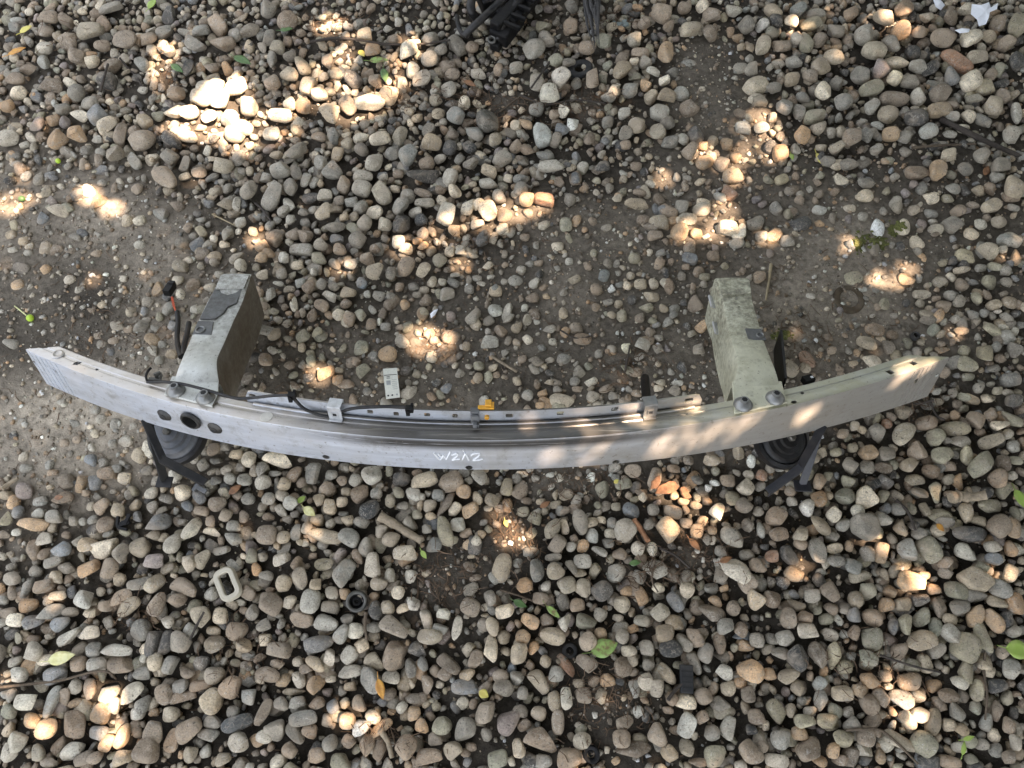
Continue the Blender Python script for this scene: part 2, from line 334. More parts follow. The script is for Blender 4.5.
((0, 512, 3), "95 42 85 48 -10 o;160 12 60 40 0 l;88 105 75 38 -80 n;130 80 45 40 0 l;178 110 65 48 -20 b;258 98 55 48 0 t;320 102 95 55 25 c;365 120 58 50 60 g;415 102 70 55 -60 t;470 28 75 55 30 b;310 40 55 50 0 n;520 85 75 48 85 l;575 52 75 45 55 c;628 55 50 30 0 c;650 112 60 30 0 l;695 75 55 45 0 g;600 138 60 45 80 t;560 155 60 45 -60 l;458 145 55 42 0 p;150 150 65 42 10 g;195 165 60 35 0 g;155 190 60 35 -10 c;255 172 75 52 10 o;320 168 65 60 0 n;350 203 45 40 60 t;120 222 70 52 0 n;68 220 70 35 75 g;30 195 60 42 0 g;418 212 80 35 10 g;458 213 70 42 55 t;550 225 90 48 -30 n;245 260 82 55 -10 l;167 250 55 30 0 t;80 280 60 40 0 o;145 295 80 50 20 g;90 328 60 45 20 b;165 337 70 45 55 b;355 252 80 45 30 n;378 280 80 45 40 t;468 272 75 50 60 n;525 268 50 45 0 n;600 305 70 62 -40 t;655 310 50 45 0 c;265 300 45 30 0 c;205 300 50 30 0 g;35 322 50 40 0 c;200 372 75 45 40 l;265 358 60 45 20 l;412 357 70 58 70 g;495 330 40 40 0 l;452 388 85 45 80 d;488 392 75 40 85 d;537 387 65 60 80 g;635 395 60 50 20 t;705 350 65 58 40 n;622 240 45 42 0 l;345 410 95 40 0 l;270 410 50 45 0 g;88 425 65 60 60 l;130 445 60 35 0 c;155 490 75 50 10 b;220 455 60 45 0 n;280 455 60 45 0 g;352 458 85 55 5 n;420 483 65 38 0 g;452 450 50 50 0 t;502 460 55 40 80 g;592 455 50 45 70 d;635 485 60 55 40 l;690 520 75 58 70 n;50 490 50 45 0 l;212 525 48 40 80 l;257 530 65 40 -80 n;80 567 72 50 0 c;145 570 95 45 80 l;178 555 60 32 85 n;315 540 65 58 70 c;380 545 80 50 35 c;292 600 70 52 70 o;415 575 60 45 70 l;395 605 50 40 0 l;330 580 50 40 70 t;485 550 70 50 -60 n;540 555 80 35 10 n;628 567 75 68 -60 t;525 525 55 45 0 g;560 655 80 60 25 n;630 630 55 42 0 g;705 630 95 52 15 d;715 690 75 60 -10 l;625 675 75 45 5 g;460 660 70 62 70 n;510 680 80 42 80 n;500 605 55 48 0 t;430 715 78 72 0 n;210 712 85 50 35 l;210 640 90 65 -40 n;135 650 65 58 0 o;45 685 75 52 60 c;105 725 50 45 80 t;350 680 80 45 55 o;280 665 55 40 0 b;280 735 50 40 60 n;360 740 50 50 0 t;562 722 60 40 75 t;240 745 60 40 30 n;140 755 70 30 0 n;660 745 45 40 0 t;310 690 60 40 70 o;90 630 60 48 0 o;740 550 50 60 80 g;20 550 44 34 80 g;30 450 46 34 0 l;550 480 40 50 80 n;750 300 50 40 80 g;725 395 44 50 80 t;560 350 40 46 60 g;590 520 70 34 5 n;470 610 48 34 0 g;20 730 50 60 60 l;735 240 40 50 60 n;690 600 40 34 0 g;310 280 40 34 0 n;15 600 40 50 80 v"),
((256, 512, 3), "28 65 60 58 0 n;68 142 58 45 0 l;80 72 45 38 0 t;117 52 55 32 85 g;205 75 105 50 -15 t;272 70 75 50 -25 g;330 100 60 50 80 g;410 75 60 50 60 t;450 125 75 50 0 c;560 60 90 55 -75 v;608 38 48 45 0 c;535 100 50 40 70 g;350 158 75 55 80 l;265 178 85 60 50 g;195 155 75 38 -5 v;250 125 55 32 60 p;130 200 70 52 85 g;75 215 50 45 80 t;178 215 45 40 80 t;35 270 80 60 -25 n;158 268 75 58 80 l;132 325 75 50 -10 n;210 332 78 52 -20 g;95 265 48 40 60 c;215 285 55 40 0 g;240 213 38 35 0 c;262 245 38 35 0 o;220 240 45 38 0 c;462 195 48 45 0 l;365 215 55 42 0 t;425 245 45 45 0 c;468 275 48 45 -30 w;400 185 45 35 80 c;412 345 90 55 -35 n;360 290 65 45 80 d;515 373 85 45 -5 t;512 330 75 35 -80 l;565 308 45 40 -20 c;640 282 65 50 -25 n;735 165 90 58 80 t;642 232 50 45 0 g;700 255 50 45 -30 g;740 300 65 45 0 c;712 345 60 38 -60 t;700 420 95 52 -80 c;742 378 45 38 80 t;660 440 60 40 70 n;570 452 90 50 -50 n;480 412 55 50 0 d;412 428 90 62 75 n;350 448 58 55 0 t;272 430 60 45 50 l;312 400 50 50 0 c;298 355 50 45 0 c;258 360 70 40 60 l;175 393 100 52 10 b;60 415 70 48 0 n;15 380 45 40 0 c;340 510 90 60 -50 g;275 478 78 38 5 l;175 455 75 35 -35 t;215 440 50 45 60 l;402 498 55 45 0 l;462 468 60 35 -80 g;510 515 55 40 -60 n;630 525 90 42 5 b;740 522 70 50 -20 g;172 520 65 48 80 o;120 500 55 38 -70 l;75 510 46 40 30 o;100 540 70 22 0 t;30 485 80 45 -10 n;120 575 60 40 15 g;175 575 50 40 0 n;18 600 85 35 70 n;65 575 50 40 -60 g;300 572 52 50 0 n;130 620 95 45 10 g;60 650 70 58 40 g;110 665 75 40 -45 g;155 660 50 44 0 n;100 715 55 50 0 n;215 695 60 45 80 g;175 730 50 50 0 n;20 675 50 40 0 l;310 650 50 45 0 w;350 612 50 42 -30 c;372 650 75 40 45 o;325 700 60 50 80 n;270 625 50 50 0 o;432 585 40 35 60 c;470 605 40 40 0 o;445 700 70 65 -40 n;490 640 50 45 0 o;552 640 65 52 5 v;630 655 70 55 80 g;595 715 60 50 30 t;690 600 72 55 60 n;720 745 70 60 0 v;750 640 100 60 70 p;520 735 85 50 0 n;365 715 65 35 70 n;690 665 45 35 -60 g;470 560 50 35 0 n;240 750 80 50 0 v;605 345 75 32 80 l;640 410 50 38 60 t;630 490 50 34 0 t;350 350 46 40 0 g;395 285 44 40 0 c;440 290 40 30 30 t;120 150 44 34 60 n;300 130 52 32 -60 n;275 320 50 34 -20 g;335 75 46 34 0 g;380 55 46 40 0 l;460 30 60 36 -40 g;500 460 50 36 -40 g;565 490 44 36 -40 n;395 545 44 40 60 n;540 685 50 40 0 n;550 350 44 34 -30 l;20 300 40 36 0 g;20 335 56 34 20 g;735 490 50 40 30 n;590 480 44 34 0 n;270 690 44 40 50 n;145 470 44 30 0 n;60 460 50 34 0 n;10 130 36 30 0 t;25 190 44 34 0 g;125 240 44 36 0 l"),
((512, 512, 3), "120 48 55 48 30 t;160 45 55 32 90 t;205 35 85 48 -85 g;135 92 55 45 60 n;240 30 40 35 0 t;243 68 45 35 80 l;337 55 75 66 30 l;467 50 70 65 -40 o;422 108 48 32 -80 c;385 105 50 45 0 l;557 58 52 38 80 o;672 80 90 55 -20 l;715 35 45 45 0 n;670 172 100 66 -50 l;710 215 65 58 30 n;745 262 60 58 0 t;735 155 60 45 0 n;132 175 62 52 0 t;72 175 65 48 -70 g;312 180 68 52 5 l;432 172 78 58 0 l;275 232 65 58 40 d;255 170 60 40 80 v;210 145 60 42 0 l;215 228 58 48 80 t;163 217 60 50 15 t;35 220 52 50 0 o;85 255 60 38 0 n;485 185 48 32 -70 n;530 192 42 42 0 g;445 228 48 35 -30 c;530 235 50 48 -40 c;388 248 55 40 -60 o;495 265 65 40 -55 b;330 272 55 48 -30 t;445 297 52 48 45 t;605 303 85 55 -15 n;668 290 48 40 60 n;615 265 45 32 -20 o;218 325 72 48 -20 v;268 307 45 42 0 l;200 278 48 42 0 n;495 330 70 42 0 t;462 365 58 55 0 t;390 322 55 35 -10 t;325 318 40 28 0 g;520 385 68 40 -55 l;553 375 60 42 -70 n;477 410 65 55 20 d;118 370 85 50 -10 t;160 330 55 40 80 l;230 385 60 50 35 n;270 365 40 35 0 o;333 370 50 40 70 l;403 407 50 45 0 l;348 415 55 35 0 t;590 430 58 58 -40 g;630 400 75 40 -75 n;645 348 50 48 0 g;690 352 50 45 60 n;738 382 48 45 0 g;720 475 85 68 -40 o;555 455 75 38 -75 g;232 462 80 58 -10 n;333 468 70 62 0 n;162 462 75 35 -55 r;85 512 80 48 -60 t;25 425 55 55 0 c;67 408 42 32 80 o;405 503 60 52 45 l;465 480 80 40 -50 t;370 535 60 32 -80 g;435 530 60 40 80 g;285 510 50 45 40 o;130 487 50 50 0 g;212 550 55 45 0 n;268 548 50 45 -30 t;128 568 60 40 90 t;165 560 65 35 -85 c;525 572 65 52 0 c;580 555 55 50 -60 n;635 575 60 48 20 g;640 600 80 40 10 t;80 600 50 45 -30 l;25 600 45 40 0 g;30 545 45 38 80 g;525 648 85 52 55 l;580 615 50 45 60 n;655 645 70 48 60 l;600 665 50 50 0 g;445 665 65 58 60 n;340 632 60 48 0 n;328 680 55 52 0 n;365 715 110 48 10 n;212 690 52 50 0 c;138 635 75 38 90 n;85 685 100 72 -5 n;172 740 75 58 0 n;88 750 70 40 0 g;18 710 60 45 80 c;620 735 70 60 0 v;720 725 80 55 -55 n;470 725 50 50 30 t;530 712 55 50 60 t;565 755 60 30 0 n;660 530 50 45 0 t;740 615 50 45 0 n;715 545 60 42 90 n;20 500 50 44 0 g;180 165 50 28 -70 g;105 215 44 30 80 l;55 330 60 40 -20 o;110 325 46 36 0 n;30 370 50 40 0 o;205 180 40 30 0 t;290 90 36 30 0 g;265 115 50 30 -20 l;300 60 40 30 0 c;350 235 30 44 90 o;400 330 50 36 0 n;410 460 40 36 0 g;365 445 44 30 -70 t;640 480 60 44 -10 l;665 530 46 36 60 t;690 510 38 34 0 o;605 555 40 36 0 n;530 480 36 40 0 g;480 560 36 40 60 n;725 655 44 34 0 d;725 570 50 34 60 n;300 30 34 36 0 g;60 120 60 36 0 g;20 150 36 30 0 g;100 450 40 34 60 t;200 515 40 26 0 t;250 510 44 34 40 n;35 640 50 34 30 n;60 660 44 32 0 n;205 725 38 30 0 n"),
((768, 512, 3), "165 38 80 42 -25 t;105 60 55 45 80 t;35 65 60 40 15 n;295 48 82 75 0 g;240 28 55 40 60 l;410 42 60 42 80 t;355 20 50 45 -30 l;68 128 75 50 -80 d;152 112 78 46 -80 g;210 108 60 35 15 t;210 72 50 36 0 g;437 118 78 55 -70 l;498 113 88 60 -65 v;592 112 72 52 -10 c;610 70 110 52 -5 d;697 40 75 60 40 n;690 102 70 38 10 l;740 45 65 40 80 o;630 200 90 70 -40 t;575 232 72 50 -10 v;640 250 70 45 -10 g;705 225 75 55 -30 g;440 215 85 62 -25 o;315 125 60 45 -70 g;352 120 65 42 80 o;385 235 50 38 0 o;305 232 58 52 -60 v;265 160 55 45 -20 g;285 190 65 32 10 t;208 145 55 30 0 g;85 185 60 48 -30 o;55 215 50 45 0 d;140 252 50 45 0 g;190 238 55 50 -60 n;268 260 45 45 0 t;15 255 60 50 80 n;60 318 62 48 -80 n;120 315 60 45 15 n;325 320 60 56 0 n;268 305 50 45 0 b;370 280 48 42 80 o;420 275 55 45 -10 t;475 318 72 42 35 v;465 387 95 62 0 t;385 340 50 34 80 b;420 335 60 48 -70 v;582 285 65 50 0 l;635 310 65 52 30 o;520 345 60 36 85 v;560 372 70 48 -60 l;530 285 70 40 -80 n;685 320 82 48 -65 o;735 320 60 50 70 d;755 275 70 52 80 o;325 380 65 65 0 v;310 445 65 52 -20 v;205 430 85 42 85 v;155 430 75 50 -70 n;125 358 80 48 -5 l;195 370 50 40 -20 g;60 380 60 50 20 l;100 435 70 65 40 d;405 420 65 48 70 n;525 410 55 50 0 g;600 405 85 70 60 v;655 380 100 40 -85 v;443 460 48 40 0 v;485 450 60 35 -80 t;610 475 75 50 70 v;745 470 60 50 80 l;700 520 60 45 0 d;70 490 70 45 30 t;15 485 45 35 0 o;95 530 50 40 -60 t;225 545 78 48 -10 t;170 565 65 40 85 g;320 505 60 52 20 o;285 535 50 40 -20 o;350 560 60 45 -60 n;365 490 40 35 0 n;440 510 75 50 0 o;520 520 45 40 0 o;412 565 75 58 0 w;470 555 50 40 0 c;470 605 60 58 60 c;432 620 65 45 -60 c;315 575 65 55 -60 n;640 535 65 40 80 v;555 550 65 38 0 n;35 600 75 45 -55 v;75 590 45 40 -50 t;115 630 60 45 0 v;185 635 75 55 -10 v;105 665 50 40 0 o;45 685 65 60 20 g;235 685 85 50 -15 v;300 675 60 55 70 n;265 635 60 50 70 g;510 625 85 45 70 t;575 600 55 50 -60 l;480 700 75 66 -40 v;405 690 95 48 -35 t;500 750 65 40 0 d;675 630 55 40 60 l;710 590 75 38 80 n;130 715 90 60 20 n;35 745 70 40 0 l;205 715 50 35 80 o;235 750 60 40 20 n;560 755 80 40 0 n;755 690 50 35 80 l;695 675 44 36 60 c;735 640 50 40 70 n;660 450 55 40 70 t;680 485 44 40 0 t;700 270 60 40 -20 t;745 355 40 44 70 l;590 655 46 40 0 t;590 510 50 40 -30 c;530 575 46 30 -70 n;560 640 40 34 0 t;620 690 50 40 -30 v;655 700 44 34 0 g;590 710 44 34 0 l;45 425 60 40 10 g;25 380 40 34 0 g;165 515 50 36 40 l;140 600 44 30 0 l;210 595 50 40 -30 v;255 600 40 34 0 g;245 465 46 36 0 v;270 360 44 34 50 n;200 290 44 34 0 n;240 285 44 36 0 g;100 90 44 36 -30 n;20 130 50 36 0 r;340 60 40 34 60 v;460 60 50 36 -20 g;475 85 50 32 0 b;540 30 60 36 0 g;550 180 50 34 -20 g;540 150 50 36 10 n;515 230 44 34 0 o;480 190 46 34 0 o;470 260 50 36 10 d;560 320 34 46 80 t;660 160 44 36 40 v;690 140 50 36 0 b;740 180 60 40 60 t;745 110 50 40 70 o;720 420 44 40 60 n;640 590 44 34 70 v;740 560 50 34 70 v;700 715 50 40 0 g;735 740 50 44 0 n"),
((0, 192, 4), "228 58 90 65 -20 t;160 90 60 45 50 b;395 30 65 40 75 o;498 100 55 52 0 t;545 103 55 50 20 c;640 78 75 42 -40 g;895 155 58 42 80 w;890 198 40 35 0 c;320 155 60 38 -50 b;290 168 55 35 -40 g;172 212 65 60 0 c;215 218 55 55 0 n;75 300 75 55 -10 d;175 298 45 45 60 o;58 365 52 50 -60 o;108 372 35 28 90 l;30 597 70 50 -20 g;730 200 60 55 60 n;738 258 55 32 -20 l;715 285 70 45 -15 t;930 255 85 35 50 g;960 283 52 50 -40 c;700 340 45 42 0 c;765 358 60 60 0 n;628 382 62 62 -30 o;712 390 50 35 80 c;832 370 50 45 0 l;775 457 52 42 0 l;510 465 45 42 0 t;388 437 50 36 0 t;455 425 45 45 0 g;578 430 50 45 80 g;460 520 65 52 10 g;438 578 50 42 0 n;390 600 50 42 0 g;380 562 45 38 0 g;598 580 72 45 -40 o;600 625 50 45 -30 l;625 670 48 40 -70 l;555 530 65 55 30 g;665 455 60 55 70 g;610 535 45 40 0 g;830 212 42 40 0 b;835 40 50 35 0 b;900 40 65 45 0 t;550 198 48 40 0 l;480 335 35 30 0 c;270 340 50 45 0 l;415 390 45 40 0 n;30 160 50 40 0 t;870 320 50 40 0 g;960 110 50 45 20 l;945 40 60 36 80 l;795 100 44 36 0 g;850 270 46 36 0 g;690 485 46 36 0 g;640 600 40 34 0 g;430 630 34 40 0 b;350 460 34 30 0 n;110 205 44 34 0 t;45 220 50 34 10 l;265 222 50 34 0 n;380 155 46 36 0 g;85 185 40 44 0 t;370 235 44 40 0 n;300 380 34 30 0 l;560 465 40 40 60 b;675 520 38 44 60 b;790 280 40 34 0 t;820 420 36 34 0 g"),
((256, 192, 4), "60 30 80 70 60 g;205 10 75 50 0 d;128 40 75 38 -60 l;95 65 50 48 0 n;275 75 75 55 45 n;135 105 40 40 0 l;73 180 68 60 0 n;138 152 65 50 0 n;197 163 55 50 0 n;312 137 70 48 5 t;410 50 52 42 80 l;470 75 68 58 20 c;505 22 85 60 -20 t;575 55 70 58 60 g;590 130 85 80 0 d;435 112 55 50 0 b;512 125 68 50 -10 c;670 40 65 38 10 l;662 105 55 45 0 d;635 72 70 35 0 l;850 48 75 45 80 c;932 85 90 66 80 c;990 92 60 55 60 o;750 95 95 66 -60 c;985 143 52 45 0 c;950 175 50 35 60 l;910 188 60 52 45 d;170 222 90 65 0 g;258 200 58 55 0 l;252 252 65 60 0 v;325 225 70 50 -5 t;325 180 65 38 0 b;408 180 58 50 50 g;110 252 58 48 -30 l;160 280 52 42 0 c;25 317 60 40 0 l;97 315 48 42 90 g;205 372 68 58 25 n;168 352 55 45 0 l;260 365 52 40 80 g;55 400 62 40 90 g;367 398 60 52 -20 t;295 412 65 35 -30 l;255 445 70 45 -25 n;330 482 52 45 50 c;145 440 65 28 -80 c;415 482 75 40 -50 v;375 505 60 52 -60 n;478 318 75 65 0 t;537 315 62 38 85 g;597 292 85 65 65 n;665 308 75 50 35 t;380 282 60 42 0 g;445 262 58 50 0 n;475 215 45 40 0 n;420 360 48 45 80 b;440 400 32 32 0 l;570 198 50 42 0 c;600 222 65 50 0 c;665 210 48 38 0 o;735 265 55 50 40 v;820 228 60 42 80 l;775 225 50 40 80 c;845 300 32 30 0 o;925 285 45 38 0 c;955 382 58 45 0 t;765 395 62 58 0 l;848 375 45 38 0 g;705 345 48 40 60 t;592 435 48 38 -60 o;670 465 42 42 0 v;780 485 42 42 0 p;872 490 70 65 0 g;957 462 60 52 20 l;1008 462 90 40 80 l;938 590 72 62 -10 l;930 543 30 28 0 w;583 582 58 56 0 l;690 555 50 48 0 o;712 580 40 40 0 n;775 570 80 60 0 n;700 648 52 45 80 c;460 522 45 45 0 n;605 525 48 48 0 v;185 570 58 50 30 v;248 552 55 42 70 v;420 615 62 56 0 v;468 640 50 40 60 g;522 635 75 66 0 o;425 703 62 54 40 v;35 665 60 55 0 n;268 720 80 72 0 o;325 745 50 50 0 o;200 730 50 42 0 d;380 665 55 42 70 n;595 700 45 38 0 d;885 735 45 35 60 t;218 665 55 48 60 v;890 685 42 38 0 v;355 755 75 35 0 n;825 608 30 25 0 w;255 650 38 35 0 v;895 45 60 44 60 c;885 118 56 44 0 c;795 150 60 46 0 o;640 185 46 40 0 o;670 160 44 44 0 n;345 90 44 40 0 t;385 85 46 40 0 t;190 70 34 50 90 g;220 60 34 50 90 g;330 20 50 44 0 n;15 205 60 50 0 o;50 235 60 40 0 o;15 250 50 48 0 o;205 270 30 30 0 l;130 380 50 30 0 g;85 358 44 26 0 l;310 375 50 34 -40 g;185 305 36 36 0 v;225 310 40 36 0 l;490 505 34 20 80 w;515 525 44 34 0 g;570 525 28 44 80 n;640 545 30 44 60 v;460 462 44 26 -40 l;630 365 50 40 0 g;670 380 50 40 0 g;575 370 40 36 0 n;535 405 42 34 0 g;740 345 32 40 80 c;795 320 44 24 0 l;880 330 46 26 0 l;935 325 34 26 0 l;900 350 40 22 0 l;65 465 34 44 60 v;25 450 36 50 90 n;75 560 30 40 0 v;225 605 30 30 0 v;130 690 44 40 0 n;30 550 40 90 80 g"),
((512, 192, 4), "55 30 55 45 -40 o;123 27 80 48 0 r;232 22 55 50 0 l;125 118 55 38 0 o;218 120 55 48 70 v;262 108 50 35 80 o;183 205 50 45 20 c;580 115 75 55 5 t;570 168 62 50 0 n;615 60 60 42 0 b;680 52 60 48 80 c;758 62 80 52 10 c;485 40 65 45 0 t;665 160 85 60 -45 o;745 160 50 50 0 o;725 212 65 55 80 n;715 260 72 48 -20 b;705 105 70 50 0 t;860 125 70 60 0 c;912 150 65 50 80 c;973 110 70 58 0 g;1005 172 60 55 0 l;885 10 65 35 0 o;590 277 52 40 80 n;385 282 45 38 60 g;40 303 48 45 0 l;232 268 35 28 0 l;93 355 50 45 0 l;112 320 45 38 60 d;80 412 55 48 -20 n;340 382 52 50 0 n;368 330 55 42 70 g;405 382 38 36 -40 w;465 365 38 32 -30 c;517 360 52 48 0 t;568 360 48 40 -70 c;620 362 52 52 0 c;685 330 48 35 80 g;480 425 45 42 0 d;562 410 60 48 0 t;538 458 58 48 0 v;445 485 52 50 30 v;745 450 75 68 -30 n;760 535 68 56 30 o;755 622 58 50 80 g;538 590 68 48 0 n;280 577 75 45 0 n;208 472 52 38 80 t;65 500 52 42 80 t;15 535 58 45 80 t;215 548 45 40 -40 o;165 590 35 32 0 c;260 535 55 45 0 n;405 620 50 45 0 g;462 622 45 42 0 c;215 660 65 42 -15 g;272 708 65 48 30 c;150 662 42 25 0 l;90 690 65 42 -70 g;590 620 50 42 0 g;628 515 58 40 60 g;510 495 42 42 0 n;580 525 35 30 0 b;315 750 60 35 20 c;250 750 45 40 0 g;25 750 45 40 0 t;38 660 42 40 0 n;590 575 40 38 0 g;555 235 35 35 0 c;490 255 50 45 0 v;810 245 50 45 0 n;600 752 45 35 0 t;668 758 50 28 0 l;1000 335 55 50 0 n;425 315 28 26 0 l;475 325 38 34 0 t;515 320 30 26 0 t;420 280 36 26 80 g;610 455 36 40 0 t;430 440 36 34 0 t;340 455 44 36 0 n;655 460 50 30 0 g;380 430 60 30 -10 g;210 390 40 30 30 g;140 405 34 30 0 t;230 175 50 28 -80 v;50 450 30 30 0 c;75 270 30 36 80 g;105 270 28 40 90 n;530 100 56 40 0 n;650 105 60 44 0 o;600 235 44 34 0 g;775 330 44 34 0 v;775 358 36 30 0 g;700 290 34 28 0 n;175 755 50 30 -20 g;130 690 30 30 0 t;150 750 40 26 0 t;350 640 34 40 0 g;430 360 34 28 0 g;725 560 40 28 30 t"),
((768, 192, 4), "135 112 82 60 15 p;218 60 52 45 -20 l;215 112 42 38 0 o;262 95 50 38 60 l;107 65 48 35 0 n;25 172 90 65 10 o;88 188 58 42 0 g;445 132 85 52 70 w;548 128 75 52 -85 t;602 185 60 58 0 c;525 45 62 50 80 n;685 138 55 45 0 c;748 118 60 56 -50 g;660 18 55 45 0 o;600 60 35 35 0 c;770 68 60 42 0 t;900 48 80 40 30 l;862 115 52 42 -20 c;815 150 60 45 0 t;935 100 60 48 0 t;935 180 70 38 -20 w;990 170 85 50 -50 l;895 230 82 60 10 t;805 245 80 52 -20 v;785 297 80 30 10 c;350 338 80 55 10 v;565 335 65 55 0 o;530 378 50 40 0 o;635 393 75 48 -10 c;708 345 60 48 25 t;475 433 58 48 80 v;388 383 40 25 0 l;180 405 38 25 -15 w;788 355 52 48 80 n;960 305 45 42 0 g;895 350 80 58 10 v;720 445 70 45 -20 n;695 485 55 45 40 o;762 495 42 35 30 l;780 430 55 50 60 g;845 410 60 35 -80 v;890 400 42 35 90 n;915 440 60 40 20 t;975 435 55 50 -20 t;965 530 50 32 0 c;968 575 65 52 -80 l;905 545 70 50 -30 v;1005 625 65 60 0 g;875 640 85 60 80 v;790 545 60 35 0 o;405 595 78 66 0 t;495 607 62 52 -60 n;440 540 90 48 -5 n;515 560 55 40 0 n;530 640 50 50 45 v;425 668 75 55 -30 c;815 685 85 62 -10 v;795 628 50 45 60 v;175 665 80 75 0 r;265 628 45 40 0 n;248 570 42 40 0 n;985 745 80 55 0 g;725 715 50 50 0 n;935 465 30 22 0 w;970 490 50 35 -60 l;955 220 42 38 0 c;1010 250 70 40 80 o;675 100 38 28 0 l;920 610 46 36 60 g;370 630 45 35 90 o;610 625 42 36 80 g;680 640 45 30 0 g;740 405 46 40 0 g;390 90 50 40 0 g;475 60 40 32 60 g;570 635 40 30 0 g;715 270 36 40 0 v;870 290 50 34 0 g;925 285 56 40 -40 v;970 350 46 40 0 g;960 395 34 30 0 g;880 475 44 34 0 g;710 595 36 30 0 n;720 505 40 30 20 t;465 575 40 36 0 t;350 675 44 32 0 t;310 720 44 30 0 n;55 570 40 36 0 v;120 520 40 36 0 n;50 530 26 30 0 n;75 710 50 40 0 n;945 660 60 40 20 n;1000 550 44 34 40 c;1010 585 36 26 0 c;665 455 36 32 0 t;690 410 36 26 0 n;840 40 60 30 0 n;730 15 50 36 0 v;670 70 54 40 0 g"),
((0, 384, 4), "85 285 48 45 0 l;80 145 48 32 0 g;495 222 62 58 -40 l;585 252 65 55 70 c;548 278 65 55 -30 t;395 135 45 42 40 l;455 155 50 45 0 g;350 305 60 45 -80 b;363 388 65 62 0 b;412 355 70 55 20 n;260 385 70 60 -60 n;95 425 70 66 0 p;488 375 55 52 0 c;240 452 90 55 -5 n;318 390 80 45 80 o;45 470 60 50 -80 o;18 528 70 45 85 v;70 510 55 50 80 b;148 512 55 50 0 l;212 528 75 60 10 v;285 547 42 40 0 l;405 487 65 58 40 n;475 503 60 55 80 t;535 480 62 45 5 t;600 490 52 48 30 g;538 525 48 45 0 b;630 552 100 75 30 b;415 560 70 60 50 t;722 430 72 72 0 c;655 455 60 40 -10 g;692 370 58 50 60 l;620 380 50 45 0 g;600 425 62 50 80 l;795 445 75 50 -50 b;865 478 80 65 25 n;800 508 60 40 0 n;897 522 52 48 70 g;848 592 68 45 0 n;835 545 45 45 0 n;930 565 60 45 0 l;945 605 80 50 10 g;970 525 52 40 80 n;975 380 60 55 0 l;910 375 52 52 40 l;860 385 44 40 0 g;995 295 65 52 80 c;945 280 65 40 10 t;855 265 55 52 0 n;1012 345 50 36 80 l;770 300 50 48 0 l;895 250 45 35 0 g;862 305 50 30 0 g;805 320 44 40 40 g;525 425 55 45 0 v;505 440 45 40 80 g;285 155 40 60 80 g;375 100 40 44 80 g;235 65 44 30 0 g;365 190 46 40 0 t;440 235 40 40 0 g;525 160 36 34 0 l;190 320 36 40 0 g;90 335 60 40 0 g;15 440 36 60 90 t;155 465 60 40 10 g;330 430 40 30 0 n;430 600 60 36 20 l;370 540 50 36 30 l;445 545 30 30 0 g;500 590 56 34 -10 v;610 600 60 44 0 t;640 610 50 36 0 t;575 335 50 44 0 g;635 500 50 30 30 l;820 430 44 34 -40 l;745 480 56 44 -30 b;955 330 36 44 80 g;905 340 50 40 30 l;715 335 40 30 0 n;725 550 40 30 0 g;985 455 56 50 -40 g;940 440 44 34 30 n;820 265 40 34 0 l;250 230 44 36 0 n;300 215 40 34 0 n;400 310 46 40 0 g;360 250 40 36 0 l;200 350 44 30 0 n;60 590 44 30 0 l"),
((256, 384, 4), "80 298 115 60 0 c;15 340 70 45 80 g;30 390 65 62 20 l;152 345 85 50 70 n;222 352 88 58 85 g;100 393 68 50 -10 t;45 452 55 55 0 g;95 440 55 45 -20 l;128 475 60 55 50 l;92 505 65 35 -60 l;293 355 50 42 0 l;275 410 78 58 -50 n;245 460 58 48 -70 t;295 482 65 55 85 t;390 378 60 48 60 l;460 362 78 70 30 l;405 435 85 72 15 n;475 430 52 50 0 g;457 497 95 68 25 d;575 375 80 62 0 d;680 385 125 62 20 t;772 390 108 76 20 n;892 372 68 62 -30 l;1003 407 70 50 80 v;628 442 65 55 -80 l;575 435 58 50 0 v;535 462 60 42 80 t;585 485 50 42 0 g;698 485 58 50 0 t;760 480 118 45 65 n;830 430 65 58 0 o;850 505 80 68 10 o;790 500 65 42 55 c;730 445 55 52 0 g;942 460 58 48 -30 t;810 562 64 62 0 c;740 570 75 60 0 v;885 455 55 45 80 t;645 520 42 35 0 v;880 640 70 52 -60 c;845 590 65 35 10 n;415 555 62 58 -20 g;505 580 50 48 40 l;360 540 55 55 0 t;340 465 50 40 0 c;350 420 44 36 0 t;655 480 50 30 90 t;335 380 44 50 80 n;180 385 50 40 40 n;325 535 34 50 80 l;150 515 50 36 30 g;290 550 44 40 80 c;240 540 60 46 0 t;195 570 50 40 70 g;20 485 40 34 0 g;45 525 50 34 0 n;660 450 40 36 0 l;690 435 34 26 0 l;685 580 44 40 0 g;490 405 40 30 60 l;65 350 60 26 0 g;640 350 50 28 0 n;830 350 50 34 -20 l;850 600 64 40 0 n;850 640 50 44 40 o;905 600 44 40 0 o;700 525 50 36 0 t;785 625 46 40 0 v;600 525 70 26 -40 n;960 555 36 26 0 n"),
